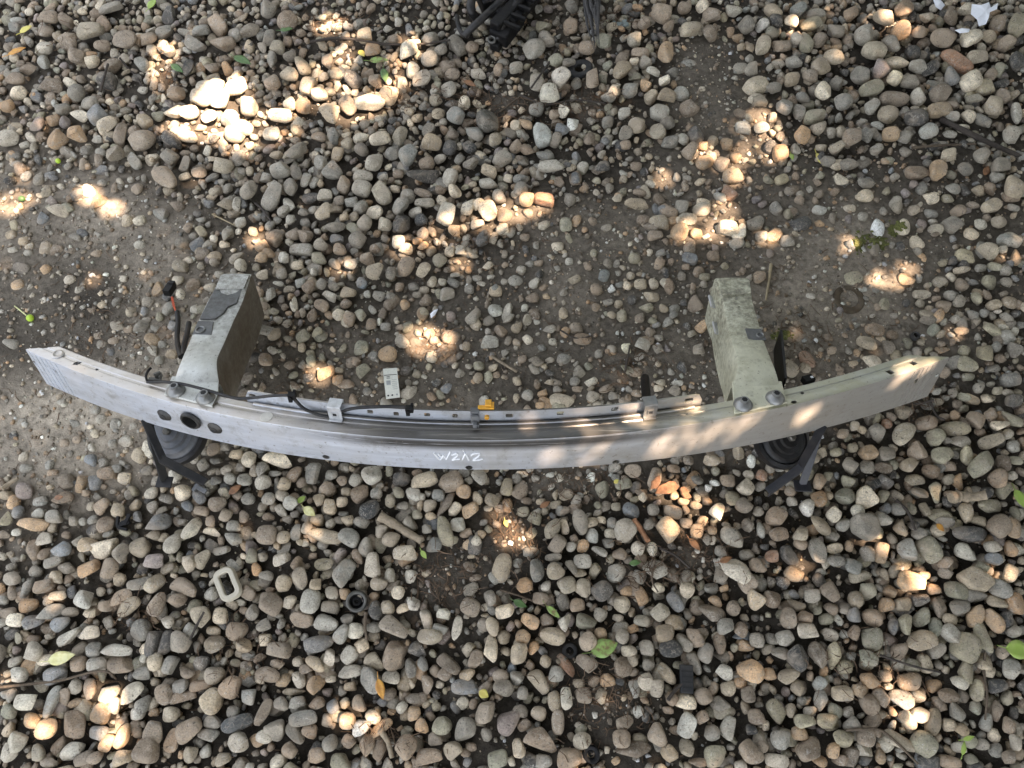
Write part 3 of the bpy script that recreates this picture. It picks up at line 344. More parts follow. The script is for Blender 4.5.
((512, 384, 4), "195 62 105 62 -5 t;325 42 50 48 -30 l;40 410 90 62 60 n;190 372 45 38 60 c;322 362 50 38 70 w;215 437 65 50 10 t;372 412 65 60 30 v;450 393 68 42 15 v;490 345 70 62 0 n;415 325 60 45 0 g;570 370 85 58 85 n;478 505 68 58 -50 b;527 452 42 36 -50 c;270 552 115 62 -80 n;162 577 75 60 30 n;215 577 75 40 85 c;448 585 98 86 30 w;178 635 72 60 50 n;322 552 50 50 0 n;328 600 65 48 80 v;290 645 60 50 60 o;385 622 50 45 -30 c;235 648 45 40 0 l;255 690 65 48 -20 l;435 680 58 58 30 n;513 655 75 55 -55 c;565 655 65 45 -80 w;365 668 65 45 -20 c;625 580 95 80 -40 o;650 510 75 55 -10 n;702 550 55 42 0 n;745 590 70 52 70 c;825 510 80 66 80 c;890 620 120 78 -15 l;888 452 60 55 0 v;940 405 70 60 40 c;935 485 70 65 -40 n;945 562 60 58 0 n;965 302 55 38 85 w;955 358 45 35 0 c;870 380 60 52 0 n;820 388 42 25 0 w;795 412 35 32 0 w;800 298 75 50 -10 t;650 335 55 30 0 n;555 560 55 45 60 g;85 672 70 45 -10 n;1005 360 50 45 60 r;990 505 45 42 0 g;470 700 40 35 20 g;165 690 70 30 0 g;655 440 44 36 70 o;620 410 60 30 -70 o;690 465 50 36 -30 o;700 420 44 36 0 o;740 480 50 36 0 o;790 460 40 40 0 o;770 540 50 40 60 o;805 580 40 34 0 o;745 380 56 36 0 g;710 300 44 36 0 n;905 345 40 30 -50 l;420 485 40 36 0 t;495 455 44 30 0 v;420 365 38 30 0 g;385 485 36 30 0 g;215 500 50 36 0 n;175 475 50 36 0 t;135 500 30 36 0 t;120 465 44 30 0 t;160 400 34 30 0 l;100 370 44 30 0 g;155 360 36 26 0 l;60 460 50 30 0 n;20 370 40 50 0 g;40 350 50 26 0 c;345 510 34 30 0 g;570 500 50 44 0 l;480 610 40 40 0 n;360 540 36 30 0 t;250 610 40 36 60 n;20 710 50 44 40 g;45 710 36 50 80 g;60 40 50 50 60 g;15 50 30 40 0 t;120 30 44 34 0 o;260 10 44 26 0 n;380 15 60 36 20 n;410 40 44 36 0 g;460 60 60 34 20 n;505 30 34 50 85 n;660 15 50 50 60 l;590 8 40 30 0 c;150 40 40 36 0 o;115 80 40 30 0 o;180 15 54 34 0 g;700 495 40 30 -60 n"),
((768, 384, 4), "547 100 80 72 0 t;552 195 105 75 60 t;635 148 92 62 0 n;750 170 130 58 -8 v;672 210 80 68 0 v;840 140 78 68 50 n;905 115 55 50 30 n;985 135 90 58 -35 v;932 162 75 52 20 c;968 195 50 42 30 c;910 228 110 55 10 t;998 250 60 60 0 l;780 228 80 52 10 l;610 275 85 68 -50 n;698 282 100 66 0 v;802 280 78 50 80 v;857 335 125 88 40 v;945 315 70 55 -80 n;922 380 85 70 30 n;672 350 75 65 0 n;575 320 65 60 30 t;472 335 78 50 -5 n;480 275 78 65 0 g;405 270 70 58 20 o;408 325 58 50 80 g;338 325 65 55 -40 g;342 382 65 52 0 v;435 395 60 50 0 d;488 388 65 65 0 d;595 378 95 52 0 t;683 428 85 62 -80 v;618 430 68 48 0 n;412 460 95 86 -20 c;322 445 72 60 30 v;478 445 50 50 0 v;278 515 65 60 45 c;318 552 72 48 55 t;222 562 115 50 -30 g;165 480 75 66 -50 w;215 455 70 62 10 o;215 390 65 65 0 n;165 345 70 58 60 v;228 270 44 36 -60 t;200 290 40 44 0 t;440 185 75 62 -30 g;392 575 110 98 0 d;548 570 95 58 75 t;472 540 70 52 -20 t;695 522 100 60 -15 v;800 522 100 52 -80 t;852 540 75 40 -10 t;925 570 105 78 40 n;810 607 145 68 -5 d;990 560 90 58 80 t;35 530 80 72 60 n;45 600 75 50 15 l;770 385 75 52 80 o;740 375 56 40 20 t;895 490 110 62 -5 v;830 50 68 48 -50 t;890 50 45 40 0 c;995 65 65 58 0 d;640 490 65 46 -80 t;535 495 55 50 0 g;975 25 60 28 0 l;530 435 60 36 -40 l;590 485 60 34 -65 v;510 310 50 40 -30 v;740 325 60 44 0 n;980 360 40 60 80 l;1000 300 60 34 0 v;960 270 40 30 30 t;955 420 70 55 30 v;555 355 60 40 0 v;350 250 40 36 0 v;275 265 50 36 0 v;260 360 40 36 0 v;390 180 40 40 0 t;360 160 40 40 0 c;310 190 50 40 0 n;500 125 30 44 60 n;485 150 40 44 0 r;725 120 44 30 0 n;765 120 40 44 60 n;860 185 50 40 0 n;870 240 44 36 -40 n;725 215 44 50 60 g;100 425 44 46 60 n;110 465 46 40 0 g;255 440 36 30 0 t;250 470 36 30 0 v;365 505 56 52 30 w;490 490 50 40 30 b;430 520 44 34 0 n;460 585 50 40 20 t;600 560 50 70 80 d;590 610 70 40 0 b;645 590 50 34 0 g;690 580 60 50 -30 c;720 610 30 50 80 l;800 45 60 36 -30 v;770 70 44 34 0 n;755 25 40 40 0 g;930 20 50 36 0 v;700 60 50 36 0 t;735 45 36 26 0 l;880 430 60 50 40 d;760 350 40 40 0 n;860 10 50 40 0 g;690 20 44 30 0 l"),
]
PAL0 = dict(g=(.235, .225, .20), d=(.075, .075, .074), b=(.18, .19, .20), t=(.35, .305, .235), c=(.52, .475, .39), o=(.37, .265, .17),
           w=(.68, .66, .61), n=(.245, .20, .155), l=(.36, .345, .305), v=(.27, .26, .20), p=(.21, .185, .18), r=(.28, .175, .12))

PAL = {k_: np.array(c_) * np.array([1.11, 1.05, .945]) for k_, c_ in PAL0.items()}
# how much gravel (9) or bare soil (0) there is, 64 px cells; and how light the soil is
DENS = ["9999877878868999", "9999999988738999", "6689999977555656", "3236998743453345", "2234775433432246", "1134544443432346",
        "1134654554334578", "4458999744778999", "8889897468777999", "9999996699999999", "9999999995899999", "8999999796799999"]
SOILV = ["4444433344434444", "5544433334544444", "6654443333554444", "6665444455556655", "4366555555556655", "3376555555556655",
         "8876544444444455", "8875444444444444", "5543333323333333", "4333333323333333", "4333333332333333", "3333333332333333"]
DENS = np.array([[int(c) for c in r] for r in DENS], float) / 9
SOILV = np.array([[int(c) for c in r] for r in SOILV], float) / 9
def field(G, px, py):
    px = np.asarray(px, float); py = np.asarray(py, float)
    fx = np.clip(px / 64 - .5, 0, 14.999); fy = np.clip(py / 64 - .5, 0, 10.999)
    ix = fx.astype(int); iy = fy.astype(int); tx = fx - ix; ty = fy - iy
    return (G[iy, ix] * (1 - tx) + G[iy, ix + 1] * tx) * (1 - ty) + (G[iy + 1, ix] * (1 - tx) + G[iy + 1, ix + 1] * tx) * ty
POCKETS = [(700, 70, 34, 50), (440, 575, 30, 26), (520, 545, 22, 26), (605, 700, 36, 34), (570, 480, 26, 16), (690, 555, 26, 20),
           (95, 640, 18, 12), (620, 570, 26, 18), (510, 100, 30, 14), (590, 105, 22, 14), (30, 300, 40, 26), (20, 545, 14, 10), (640, 600, 14, 12), (560, 660, 16, 10), (470, 690, 18, 14)]
def dens(px, py):
    d = field(DENS, px, py)
    for cx, cy, rx, ry in POCKETS:
        q = ((px - cx) / rx) ** 2 + ((py - cy) / ry) ** 2
        d = d * (1 - .8 * np.exp(-q * 1.2))
    return d
def vnoise(x, y, s, seed=0):
    """cheap smooth noise"""
    g = np.random.default_rng(seed).random((64, 64))
    fx = np.asarray(x) * s; fy = np.asarray(y) * s
    ix = np.floor(fx).astype(int); iy = np.floor(fy).astype(int); tx = fx - ix; ty = fy - iy
    tx = tx * tx * (3 - 2 * tx); ty = ty * ty * (3 - 2 * ty)
    G = lambda a, b: g[a % 64, b % 64]
    return (G(ix, iy) * (1 - tx) + G(ix + 1, iy) * tx) * (1 - ty) + (G(ix, iy + 1) * (1 - tx) + G(ix + 1, iy + 1) * tx) * ty - .5
def ground_z(x, y):
    px, py = to_px(np.stack([np.asarray(x, float), np.clip(np.asarray(y, float), -.6, 2.4), np.zeros_like(np.asarray(x, float))], -1))
    d = dens(px, py)
    z = .004 - .019 * d
    z = z + .009 * vnoise(x, y, 7, 1) + .004 * vnoise(x, y, 23, 2) + .002 * vnoise(x, y, 70, 3)
    return z

# ------------------------------------------------------------------ ground sheet
def axis(lo, hi, step, far):
    a = list(np.arange(lo, hi + 1e-6, step))
    s = step; p = hi; up = []
    while p < far: s *= 1.35; p += s; up.append(p)
    s = step; p = lo; dn = []
    while p > -far: s *= 1.35; p -= s; dn.append(p)
    return np.array(dn[::-1] + a + up)
gx = axis(-1.35, 1.35, .008, 70.0); gy = axis(-.3, 1.6, .008, 70.0)
XX, YY = np.meshgrid(gx, gy)
near = np.exp(-(np.maximum(0, np.hypot(XX, YY - .6) - 4) / 4) ** 2)
ZZ = ground_z(XX, YY) * near
nx, ny = len(gx), len(gy)
V = np.stack([XX, YY, ZZ], -1).reshape(-1, 3)
ii = np.arange(nx * ny).reshape(ny, nx)
Fq = np.stack([ii[:-1, :-1], ii[:-1, 1:], ii[1:, 1:], ii[1:, :-1]], -1).reshape(-1, 4)
def fast_mesh(name, V, Fc, tint=None, smooth=True):
    k = Fc.shape[1]
    me = bpy.data.meshes.new(name)
    me.vertices.add(len(V)); me.vertices.foreach_set('co', np.ascontiguousarray(V, np.float32).ravel())
    me.loops.add(Fc.size); me.loops.foreach_set('vertex_index', np.ascontiguousarray(Fc, np.int32).ravel())
    me.polygons.add(len(Fc)); me.polygons.foreach_set('loop_start', np.arange(0, Fc.size, k, dtype=np.int32))
    me.update(calc_edges=True)
    if smooth: me.polygons.foreach_set('use_smooth', np.ones(len(Fc), bool))
    if tint is not None:
        a = me.attributes.new('tint', 'FLOAT_COLOR', 'POINT')
        a.data.foreach_set('color', np.ascontiguousarray(np.c_[tint, np.ones(len(tint))], np.float32).ravel())
    me.validate()
    return me
gpx, gpy = to_px(np.stack([V[:, 0], np.clip(V[:, 1], -.6, 2.4), 0 * V[:, 0]], -1))
sv = field(SOILV, gpx, gpy) ** 1.6 * (1.25 - .75 * dens(gpx, gpy))  # darker where gravel is dense, painting in the shade of the gaps
sv = np.clip(sv * (1 + .5 * vnoise(V[:, 0], V[:, 1], 11, 5)), 0, 1)[:, None]
soil = np.array([.016, .0135, .011]) * (1 - sv) + np.array([.40, .345, .27]) * sv
gm = fast_mesh('ground', V, Fq, soil)
gm.materials.append(SOIL)
ground = bpy.data.objects.new('ground', gm); COL.objects.link(ground)
tag(ground, 'dark soil ground strewn with rounded river pebbles', None, kind='structure')

# ------------------------------------------------------------------ pebble shapes
def ico(sub):
    bm = bmesh.new(); bmesh.ops.create_icosphere(bm, subdivisions=sub, radius=1.0)
    v = np.array([p.co[:] for p in bm.verts]); f = np.array([[q.index for q in p.verts] for p in bm.faces]); bm.free()
    return v, f
ICO = {1: ico(1), 2: ico(2), 3: ico(3)}
def pebble_shape(v, seed):
    r = np.random.default_rng(1000 + seed)
    p = np.sign(v) * np.abs(v) ** r.uniform(.60, .95)
    for _ in range(5):
        d = r.normal(size=3); d /= np.linalg.norm(d)
        p = p * (1 + r.uniform(-.12, .12) * np.sin(r.uniform(1.2, 2.8) * (v @ d) + r.uniform(0, 6)))[:, None]
    for _ in range(r.integers(2, 7)):                    # worn flats
        d = r.normal(size=3); d /= np.linalg.norm(d); h = r.uniform(.50, .85)
        k = p @ d; over = np.maximum(0, k - h)
        p = p - np.outer(over * .92, d)
    p = p * (1 + .16 * r.uniform(-1, 1) * p[:, :1])       # one end fatter
    e = np.abs(p).max(0); p = p / e
    return p
NPROTO = 48
PROTO = {s: [pebble_shape(ICO[s][0], k) for k in range(NPROTO)] for s in (1, 2, 3)}
def rot_z(a):
    c, s = math.cos(a), math.sin(a); return np.array([[c, -s, 0], [s, c, 0], [0, 0, 1.0]])
def small_tilt(r, amt):
    ax = r.normal(size=2) * amt
    cx, sx = math.cos(ax[0]), math.sin(ax[0]); cy, sy = math.cos(ax[1]), math.sin(ax[1])
    return np.array([[1, 0, 0], [0, cx, -sx], [0, sx, cx]]) @ np.array([[cy, 0, sy], [0, 1, 0], [-sy, 0, cy]])
def jitter(c, amt=.12):
    k = rng.normal(0, amt); t = rng.normal(0, .035)
    return np.clip(np.array(c) * (1 + k) * np.array([1 + t, 1, 1 - t]), .03, .8)

GX0, GY0, GX1, GY1, GS = -2.3, -.95, 2.3, 2.35, .002
occ = np.zeros((int((GY1 - GY0) / GS), int((GX1 - GX0) / GS)), bool)
def ell_cells(x, y, a, b, ang, grow=1.0):
    r = a * grow
    i0 = max(0, int((x - r - GX0) / GS)); i1 = min(occ.shape[1], int((x + r - GX0) / GS) + 2)
    j0 = max(0, int((y - r - GY0) / GS)); j1 = min(occ.shape[0], int((y + r - GY0) / GS) + 2)
    if i1 <= i0 or j1 <= j0: return None
    xs = GX0 + (np.arange(i0, i1) + .5) * GS - x; ys = GY0 + (np.arange(j0, j1) + .5) * GS - y
    c, s = math.cos(ang), math.sin(ang)
    U = (xs[None] * c + ys[:, None] * s) / (a * grow); W = (-xs[None] * s + ys[:, None] * c) / (b * grow)
    return (slice(j0, j1), slice(i0, i1)), (U * U + W * W) < 1
stones = []          # dict x y z a b c ang tint proto tilt sub
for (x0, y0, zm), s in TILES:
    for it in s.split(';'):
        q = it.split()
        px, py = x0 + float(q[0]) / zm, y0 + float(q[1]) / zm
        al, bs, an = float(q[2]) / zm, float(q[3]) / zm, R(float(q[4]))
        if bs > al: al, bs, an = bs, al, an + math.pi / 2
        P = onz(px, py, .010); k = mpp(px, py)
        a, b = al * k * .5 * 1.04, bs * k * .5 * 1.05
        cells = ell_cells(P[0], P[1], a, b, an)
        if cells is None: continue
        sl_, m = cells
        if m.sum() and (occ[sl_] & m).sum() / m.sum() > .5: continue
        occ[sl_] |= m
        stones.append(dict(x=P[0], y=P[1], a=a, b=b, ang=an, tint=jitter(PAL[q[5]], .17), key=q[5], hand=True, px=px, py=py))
n_hand = len(stones)
keys = list('gggggddbtttccnnnnnlllvvvop')
def try_fill(n, rmin, rmax, lim, area, dpow, inside):
    x0, y0, x1, y1 = area
    xs = rng.uniform(x0, x1, n); ys = rng.uniform(y0, y1, n)
    px, py = to_px(np.stack([xs, ys, 0 * xs], -1)); dd = dens(px, py)
    keep = rng.random(n) < dd ** dpow
    inf = (px > -8) & (px < 1032) & (py > -8) & (py < 776)
    keep &= inf if inside else ~inf
    for i in np.nonzero(keep)[0]:
        r = rng.uniform(rmin, rmax); ra = r * rng.uniform(1.0, 1.45); rb = r * rng.uniform(.78, 1.0); an = rng.uniform(0, math.pi)
        cells = ell_cells(xs[i], ys[i], ra, rb, an)
        if cells is None: continue
        s_, m = cells
        if m.sum() == 0 or (occ[s_] & m).sum() / m.sum() > lim: continue
        occ[s_] |= m
        stones.append(dict(x=xs[i], y=ys[i], a=ra, b=rb, ang=an, tint=jitter(PAL[keys[rng.integers(len(keys))]], .15), key='', hand=False, px=px[i], py=py[i]))
FR = (-1.2, -.2, 1.2, 1.55); ALL = (-2.25, -.9, 2.25, 2.3)
for n, r0, r1, lim in ((3500, .0125, .017, .10), (9000, .009, .0125, .13), (16000, .0065, .009, .16)):
    try_fill(n, r0, r1, lim, ALL, .9, False)
for n, r0, r1, lim in ((5000, .0085, .0105, .12), (15000, .0058, .008, .23), (22000, .004, .0058, .28)):
    try_fill(n, r0, r1, lim, FR, 2.6, True)
# an under-layer that closes the gaps in the gravel
n = 15000
xs = rng.uniform(ALL[0], ALL[2], n); ys = rng.uniform(ALL[1], ALL[3], n)
px, py = to_px(np.stack([xs, ys, 0 * xs], -1)); dd = dens(px, py)
under = []
for i in np.nonzero(rng.random(n) < np.clip(dd - .25, 0, 1) * 1.25)[0]:
    r = rng.uniform(.006, .013)
    under.append(dict(x=xs[i], y=ys[i], a=r * rng.uniform(1, 1.4), b=r * .9, ang=rng.uniform(0, 3.1), tint=jitter(PAL[keys[rng.integers(len(keys))]], .15) * .85,
                      key='', hand=False, px=px[i], py=py[i], under=True))
for s in stones + under:
    d = float(dens(np.array(s['px']), np.array(s['py'])))
    g = float(ground_z(np.array(s['x']), np.array(s['y'])))
    c = s['b'] * rng.uniform(.74, 1.0)
    bury = np.clip((.62 - d) / .45, 0, 1)                      # sunk into the bare soil
    if s.get('under'): z = g + .0035
    else: z = g + c * (.80 - 1.12 * bury) + (.005 * rng.random() + (.005 if s['hand'] else 0)) * np.clip((d - .5) / .25, 0, 1)
    s.update(c=c, z=z, d=d)
stones.sort(key=lambda s: -s['a'] * s['b'] * (1 if s['hand'] else .2))
def in_frame(s): return 4 < s['px'] < 1020 and 4 < s['py'] < 764
big = [s for s in stones if s['hand'] and in_frame(s)][:300]
bigid = set(id(s) for s in big)
rest = [s for s in stones if id(s) not in bigid] + under

# the 300 that show largest: one object each, sharing 48 meshes
pmesh = []
for k in range(NPROTO):
    v, f = PROTO[3][k], ICO[3][1]
    me = fast_mesh('pebble', v, f, np.ones((len(v), 3)))
    me.materials.append(STONE); pmesh.append(me)
WORD = dict(g='grey', d='dark grey', b='blue-grey', t='tan', c='cream', o='orange-brown', w='whitish', n='brown', l='light grey', v='olive-grey', p='purplish', r='red-brown')
SPECIAL = []
for i, s in enumerate(big):
    o = bpy.data.objects.new('pebble', pmesh[rng.integers(NPROTO)])
    COL.objects.link(o); o.parent = ground
    Mx = Matrix(rot_z(s['ang']) @ small_tilt(rng, .16)).to_4x4() @ Matrix.Diagonal((s['a'], s['b'], s['c'], 1))
    Mx.translation = (s['x'], s['y'], s['z'])
    o.matrix_basis = Mx
    o.color = (*s['tint'], 1)
    s['obj'] = o
# everything smaller as one mass
def mass(name, items, subf, label):
    vs_, fs_, ts_ = [], [], []; off = 0
    for s in items:
        sub = subf(s); k = rng.integers(NPROTO)
        v = PROTO[sub][k]; f = ICO[sub][1]
        A = rot_z(s['ang']) @ small_tilt(rng, .22) @ np.diag([s['a'], s['b'], s['c']])
        vs_.append(v @ A.T + np.array([s['x'], s['y'], s['z']])); fs_.append(f + off); off += len(v)
        ts_.append(np.repeat(np.array(s['tint'])[None], len(v), 0))
    me = fast_mesh(name, np.concatenate(vs_), np.concatenate(fs_), np.concatenate(ts_))
    me.materials.append(STONE)
    o = bpy.data.objects.new(name, me); COL.objects.link(o); o.parent = ground
    tag(o, label, kind='stuff')
    return o
def subf(s):
    if not (-40 < s['px'] < 1064 and -40 < s['py'] < 808): return 2 if s['a'] > .0115 and not s.get('under') else 1
    if s['a'] < .0062: return 1
    return 3 if s['a'] > .0125 else 2
mass('small_pebbles', rest, subf, 'smaller rounded pebbles filling the gravel and lying in the soil')
# grit and crumbs
n = 40000
xs = np.concatenate([rng.uniform(-1.2, 1.2, n), rng.uniform(-2, 2, 6000)]); ys = np.concatenate([rng.uniform(-.2, 1.55, n), rng.uniform(-.8, 2.2, 6000)])
px, py = to_px(np.stack([xs, ys, 0 * xs], -1)); dd = dens(px, py)
keep = rng.random(len(xs)) < np.clip(1.05 - dd * .75, .12, 1)
grit = []
gz = ground_z(xs, ys)
for i in np.nonzero(keep)[0]:
    r = .0011 + .0036 * rng.random() ** 2.6
    col = PAL['tclgnwon'[rng.integers(8)]]
    grit.append(dict(x=xs[i], y=ys[i], z=gz[i] + r * .3, a=r * 1.3, b=r, c=r * .8, ang=rng.uniform(0, 6), tint=jitter(col, .25) * rng.uniform(.45, 1.0)))
mass('grit', grit, lambda s: 1, 'fine grit and crumbs of stone in the soil')

TOPS = np.array([[q['x'], q['y'], q['z'], q['a'], q['b'], q['c'], q['ang']] for q in stones + under])
def top_z(x, y):
    d = TOPS; c, s_ = np.cos(d[:, 6]), np.sin(d[:, 6]); dx = x - d[:, 0]; dy = y - d[:, 1]
    q = ((dx * c + dy * s_) / d[:, 3]) ** 2 + ((-dx * s_ + dy * c) / d[:, 4]) ** 2
    m = q < 1
    g = float(ground_z(np.array(x), np.array(y)))
    return max(g, float((d[m, 2] + d[m, 5] * np.sqrt(1 - q[m])).max())) if m.any() else g
def seat(px, py, r=.006):
    P = onz(px, py, .012)
    z = max(top_z(P[0] + a, P[1] + b) for a, b in ((0, 0), (r, 0), (-r, 0), (0, r), (0, -r)))
    return onz(px, py, z)
# ------------------------------------------------------------------ bumper beam
AL = R(22.0)
BX = np.array([1.0, 0, 0]); BU = np.array([0, math.cos(AL), -math.sin(AL)]); BN = np.array([0, math.sin(AL), math.cos(AL)])
BO = onz(512, 440, .225)
def onp(px, py, n=0.0):
    d = ray(px, py); P = BO + BN * n
    q = CP + d * (np.dot(P - CP, BN) / np.dot(d, BN)) - BO
    return np.array([np.dot(q, BX), np.dot(q, BU), n])
fe = [(25, 349), (68, 368), (105, 381), (142, 394), (169, 402), (217, 414), (287, 426), (321, 430), (372, 436), (428, 439), (513, 440), (602, 435), (642, 431),
      (680, 426.5), (734, 417.5), (785, 406), (849, 390), (900, 375), (950, 357)]
FE = np.array([onp(*q)[:2] for q in fe])
KU = np.polyfit(FE[:, 0], FE[:, 1], 4)
def Uc(x): return np.polyval(KU, x)
XL, XR = FE[0, 0], FE[-1, 0]
DT = .031                                   # depth of the beam, front to rear
lo = [(42, 381), (139, 421), (244, 447), (329, 459), (400, 466), (468, 469.7), (520, 469.7), (594, 465), (683, 455.5), (765, 443), (825, 428), (883, 411), (934, 394)]
hx, hn = [], []
for q in lo:
    best = min(((abs(onp(*q, n=n)[1] - Uc(onp(*q, n=n)[0])), n, onp(*q, n=n)[0]) for n in np.linspace(-.11, -.03, 161)))
    hx.append(best[2]); hn.append(best[1])
KH = np.polyfit(hx, hn, 3)
def Hc(x): return float(np.polyval(KH, x))
base = np.array([BO[0], BO[1], 0.0])
root = empty('car_bumper', base)
Rm = np.column_stack([BX, BU, BN])
root.rotation_euler = Matrix(Rm).to_euler()
OFF = Rm.T @ (BO - base)                      # beam frame (x, u, n) inside the empty
tag(root, 'long curved silver car bumper beam with two crash boxes lying across the pebbles', 'bumper')
def part(name, vf, mat, parent=None, smooth=None, bev=0):
    o = mesh_obj(name, vf[0], vf[1], mat, parent or root, loc=OFF if parent is None else None)
    bm = bmesh.new(); bm.from_mesh(o.data); bmesh.ops.recalc_face_normals(bm, faces=bm.faces); bm.to_mesh(o.data); bm.free()
    if smooth: auto_smooth(o, smooth)
    if bev: bevel(o, bev)
    return o

def beam_material():
    m, nt, b = newmat('weathered_aluminium')
    co = coords(nt, 'Object')
    sep = nt.nodes.new('ShaderNodeSeparateXYZ'); nt.links.new(co, sep.inputs[0])
    X, U_, N_ = sep.outputs
    st = coords(nt, 'Object', (6, 40, 130)); st2 = coords(nt, 'Object', (3, 120, 260))
    streak = noise(nt, 1.0, 6, .65, st); fine = noise(nt, 1.0, 5, .7, st2)
    blot = noise(nt, 14, 6, .65, co); speck = noise(nt, 160, 3, .6, co)
    geo = nt.nodes.new('ShaderNodeNewGeometry')
    tn = nt.nodes.new('ShaderNodeVectorTransform'); tn.vector_type = 'NORMAL'; tn.convert_from = 'WORLD'; tn.convert_to = 'OBJECT'
    nt.links.new(geo.outputs['True Normal'], tn.inputs[0])
    sn = nt.nodes.new('ShaderNodeSeparateXYZ'); nt.links.new(tn.outputs[0], sn.inputs[0])
    top = ramp(nt, sn.outputs[2], [(.5, 0), (.85, 1)])
    c = mix(nt, ramp(nt, streak, [(.3, 0), (.7, 1)]), (.46, .49, .54), (.62, .65, .71))
    c = mix(nt, ramp(nt, blot, [(.42, 0), (.72, .5)]), c, (.44, .42, .38))
    c = mix(nt, ramp(nt, noise(nt, 42, 5, .7, co), [(.54, 0), (.70, .5)]), c, (.22, .205, .175))
    # dusty, mouldy film on top; greener right end, partly painted leaf light
    right = ramp(nt, math_(nt, 'ADD', math_(nt, 'MULTIPLY', X, .8), .5), [(.42, 0), (.85, 1)])
    film = mix(nt, right, (.46, .405, .33), (.43, .41, .26))
    c = mix(nt, math_(nt, 'MULTIPLY', top, ramp(nt, blot, [(.25, .5), (.7, .95)])), c, film)
    # brown dirt and painted foliage reflection over the right half of the front
    fr = math_(nt, 'MULTIPLY', math_(nt, 'SUBTRACT', 1.0, top), ramp(nt, math_(nt, 'ADD', X, math_(nt, 'MULTIPLY', blot, .35)), [(.08, 0), (.40, .75)]))
    c = mix(nt, fr, c, (.31, .275, .215))
    # black rub marks along the upper edge in the middle
    mid = ramp(nt, math_(nt, 'ABSOLUTE', math_(nt, 'ADD', X, .02)), [(.14, 1), (.30, 0)])
    band = ramp(nt, math_(nt, 'ABSOLUTE', math_(nt, 'ADD', N_, .009)), [(.004, 1), (.016, .0)])
    rub = math_(nt, 'MULTIPLY', math_(nt, 'MULTIPLY', mid, ramp(nt, fine, [(.32, 0), (.44, 1)])), math_(nt, 'MAXIMUM', band, math_(nt, 'MULTIPLY', top, .85)))
    c = mix(nt, math_(nt, 'MULTIPLY', rub, 1.0), c, (.05, .048, .045))
    c = mix(nt, ramp(nt, speck, [(.62, 0), (.72, .6)]), c, (.16, .14, .11))
    nt.links.new(c, b.inputs['Base Color'])
    nt.links.new(ramp(nt, fine, [(.3, .26), (.7, .52)]), b.inputs['Roughness'])
    b.inputs['Metallic'].default_value = .5
    bump(nt, b, math_(nt, 'ADD', math_(nt, 'MULTIPLY', fine, .4), math_(nt, 'ADD', streak, blot)), .0006, .35)
    return m
ALU = beam_material()

M['mark'] = plain('pale_residue', (.60, .57, .50), .7, var=.15)
# swept hollow section
NS = 110
xs_ = np.linspace(XL, XR, NS)
t3 = .003
V, Fc = [], []
def section(x, inner):
    h = -Hc(x); u0 = Uc(x); e = t3 if inner else 0.0; r = .0022
    p = [(e, -h + e), (e, -r - e), (e + r * .3, -r * .3 - e), (e + r, -e), (.0135, -e), (.0150, -.0012 - e), (.0185, -.0012 - e), (.0200, -e), (DT - r - e, -e), (DT - e, -r - e), (DT - e, -h + e)]
    sh = SL * max(0, 1 - (x - XL) / .09) + SR * max(0, 1 - (XR - x) / .09)
    return [(x + sh * d / DT, Uc(x + sh * d / DT) + d, n) for d, n in p]
SL = onp(61, 346.5)[0] - XL; SR = onp(905, 354)[0] - XR
np_ = 11
for x in xs_: V += section(x, False)
for x in xs_: V += section(x, True)
o2 = NS * np_
for i in range(NS - 1):
    for k in range(np_):
        k2 = (k + 1) % np_
        a = i * np_
        Fc.append((a + k, a + np_ + k, a + np_ + k2, a + k2))
        Fc.append((o2 + a + k, o2 + a + k2, o2 + a + np_ + k2, o2 + a + np_ + k))
for a in (0, (NS - 1) * np_):
    for k in range(np_):
        k2 = (k + 1) % np_
        Fc.append((a + k, a + k2, o2 + a + k2, o2 + a + k))
beam = part('curved_bar', (V, Fc), ALU)
cuts = []
def top_hole(px, py, a, b, ang=0, dia=False):
    p = onp(px, py, 0)
    M_ = basis((0, 0, 1), (math.cos(ang), math.sin(ang), 0))
    poly = [(a, 0), (0, b), (-a, 0), (0, -b)] if dia else [(a * math.cos(w), b * math.sin(w)) for w in np.linspace(0, 2 * math.pi, 13)[:-1]]
    cuts.append(prism(poly, (p[0], p[1], -.012), M_, .02))
def front_pt(px, py):
    n = min(np.linspace(-.09, .03, 241), key=lambda n: abs(onp(px, py, n)[1] - Uc(onp(px, py, n)[0])))
    return onp(px, py, n)
def front_frame(x):
    s = np.polyval(np.polyder(KU), x); tx = np.array([1, s, 0]); tx /= np.linalg.norm(tx)
    return tx, np.array([tx[1], -tx[0], 0])          # tangent, outward normal
def front_hole(px, py, a, b, dia=False):
    p = front_pt(px, py); tx, nn = front_frame(p[0])
    M_ = basis(nn, tx)
    poly = [(a, -b * .4), (a * .2, b), (-a, b * .4), (-a * .2, -b)] if dia else [(a * math.cos(w), b * math.sin(w)) for w in np.linspace(0, 2 * math.pi, 13)[:-1]]
    cuts.append(prism(poly, p - nn * .012, M_, .02))
top_hole(77, 363, .0065, .0048, .5, True); top_hole(96.5, 369, .0022, .0022)
top_hole(890, 372, .0065, .0052, -.2, True); top_hole(913, 363, .0065, .0052, -.2, True)
top_hole(802.5, 392.5, .0026, .0024); top_hole(794, 402, .0042, .0026, .3)
front_hole(35, 363, .0038, .0055, True); front_hole(55, 371, .0042, .0055, True)
front_hole(916, 381, .0042, .0058, True); front_hole(937, 375, .0036, .0055, True)
for q in ((326, 457), (469, 467.5), (616, 462)): front_hole(q[0], q[1], .0052, .0042)
front_hole(192, 419, .0125, .0125)
cut(beam, cuts)
auto_smooth(beam, 30); 
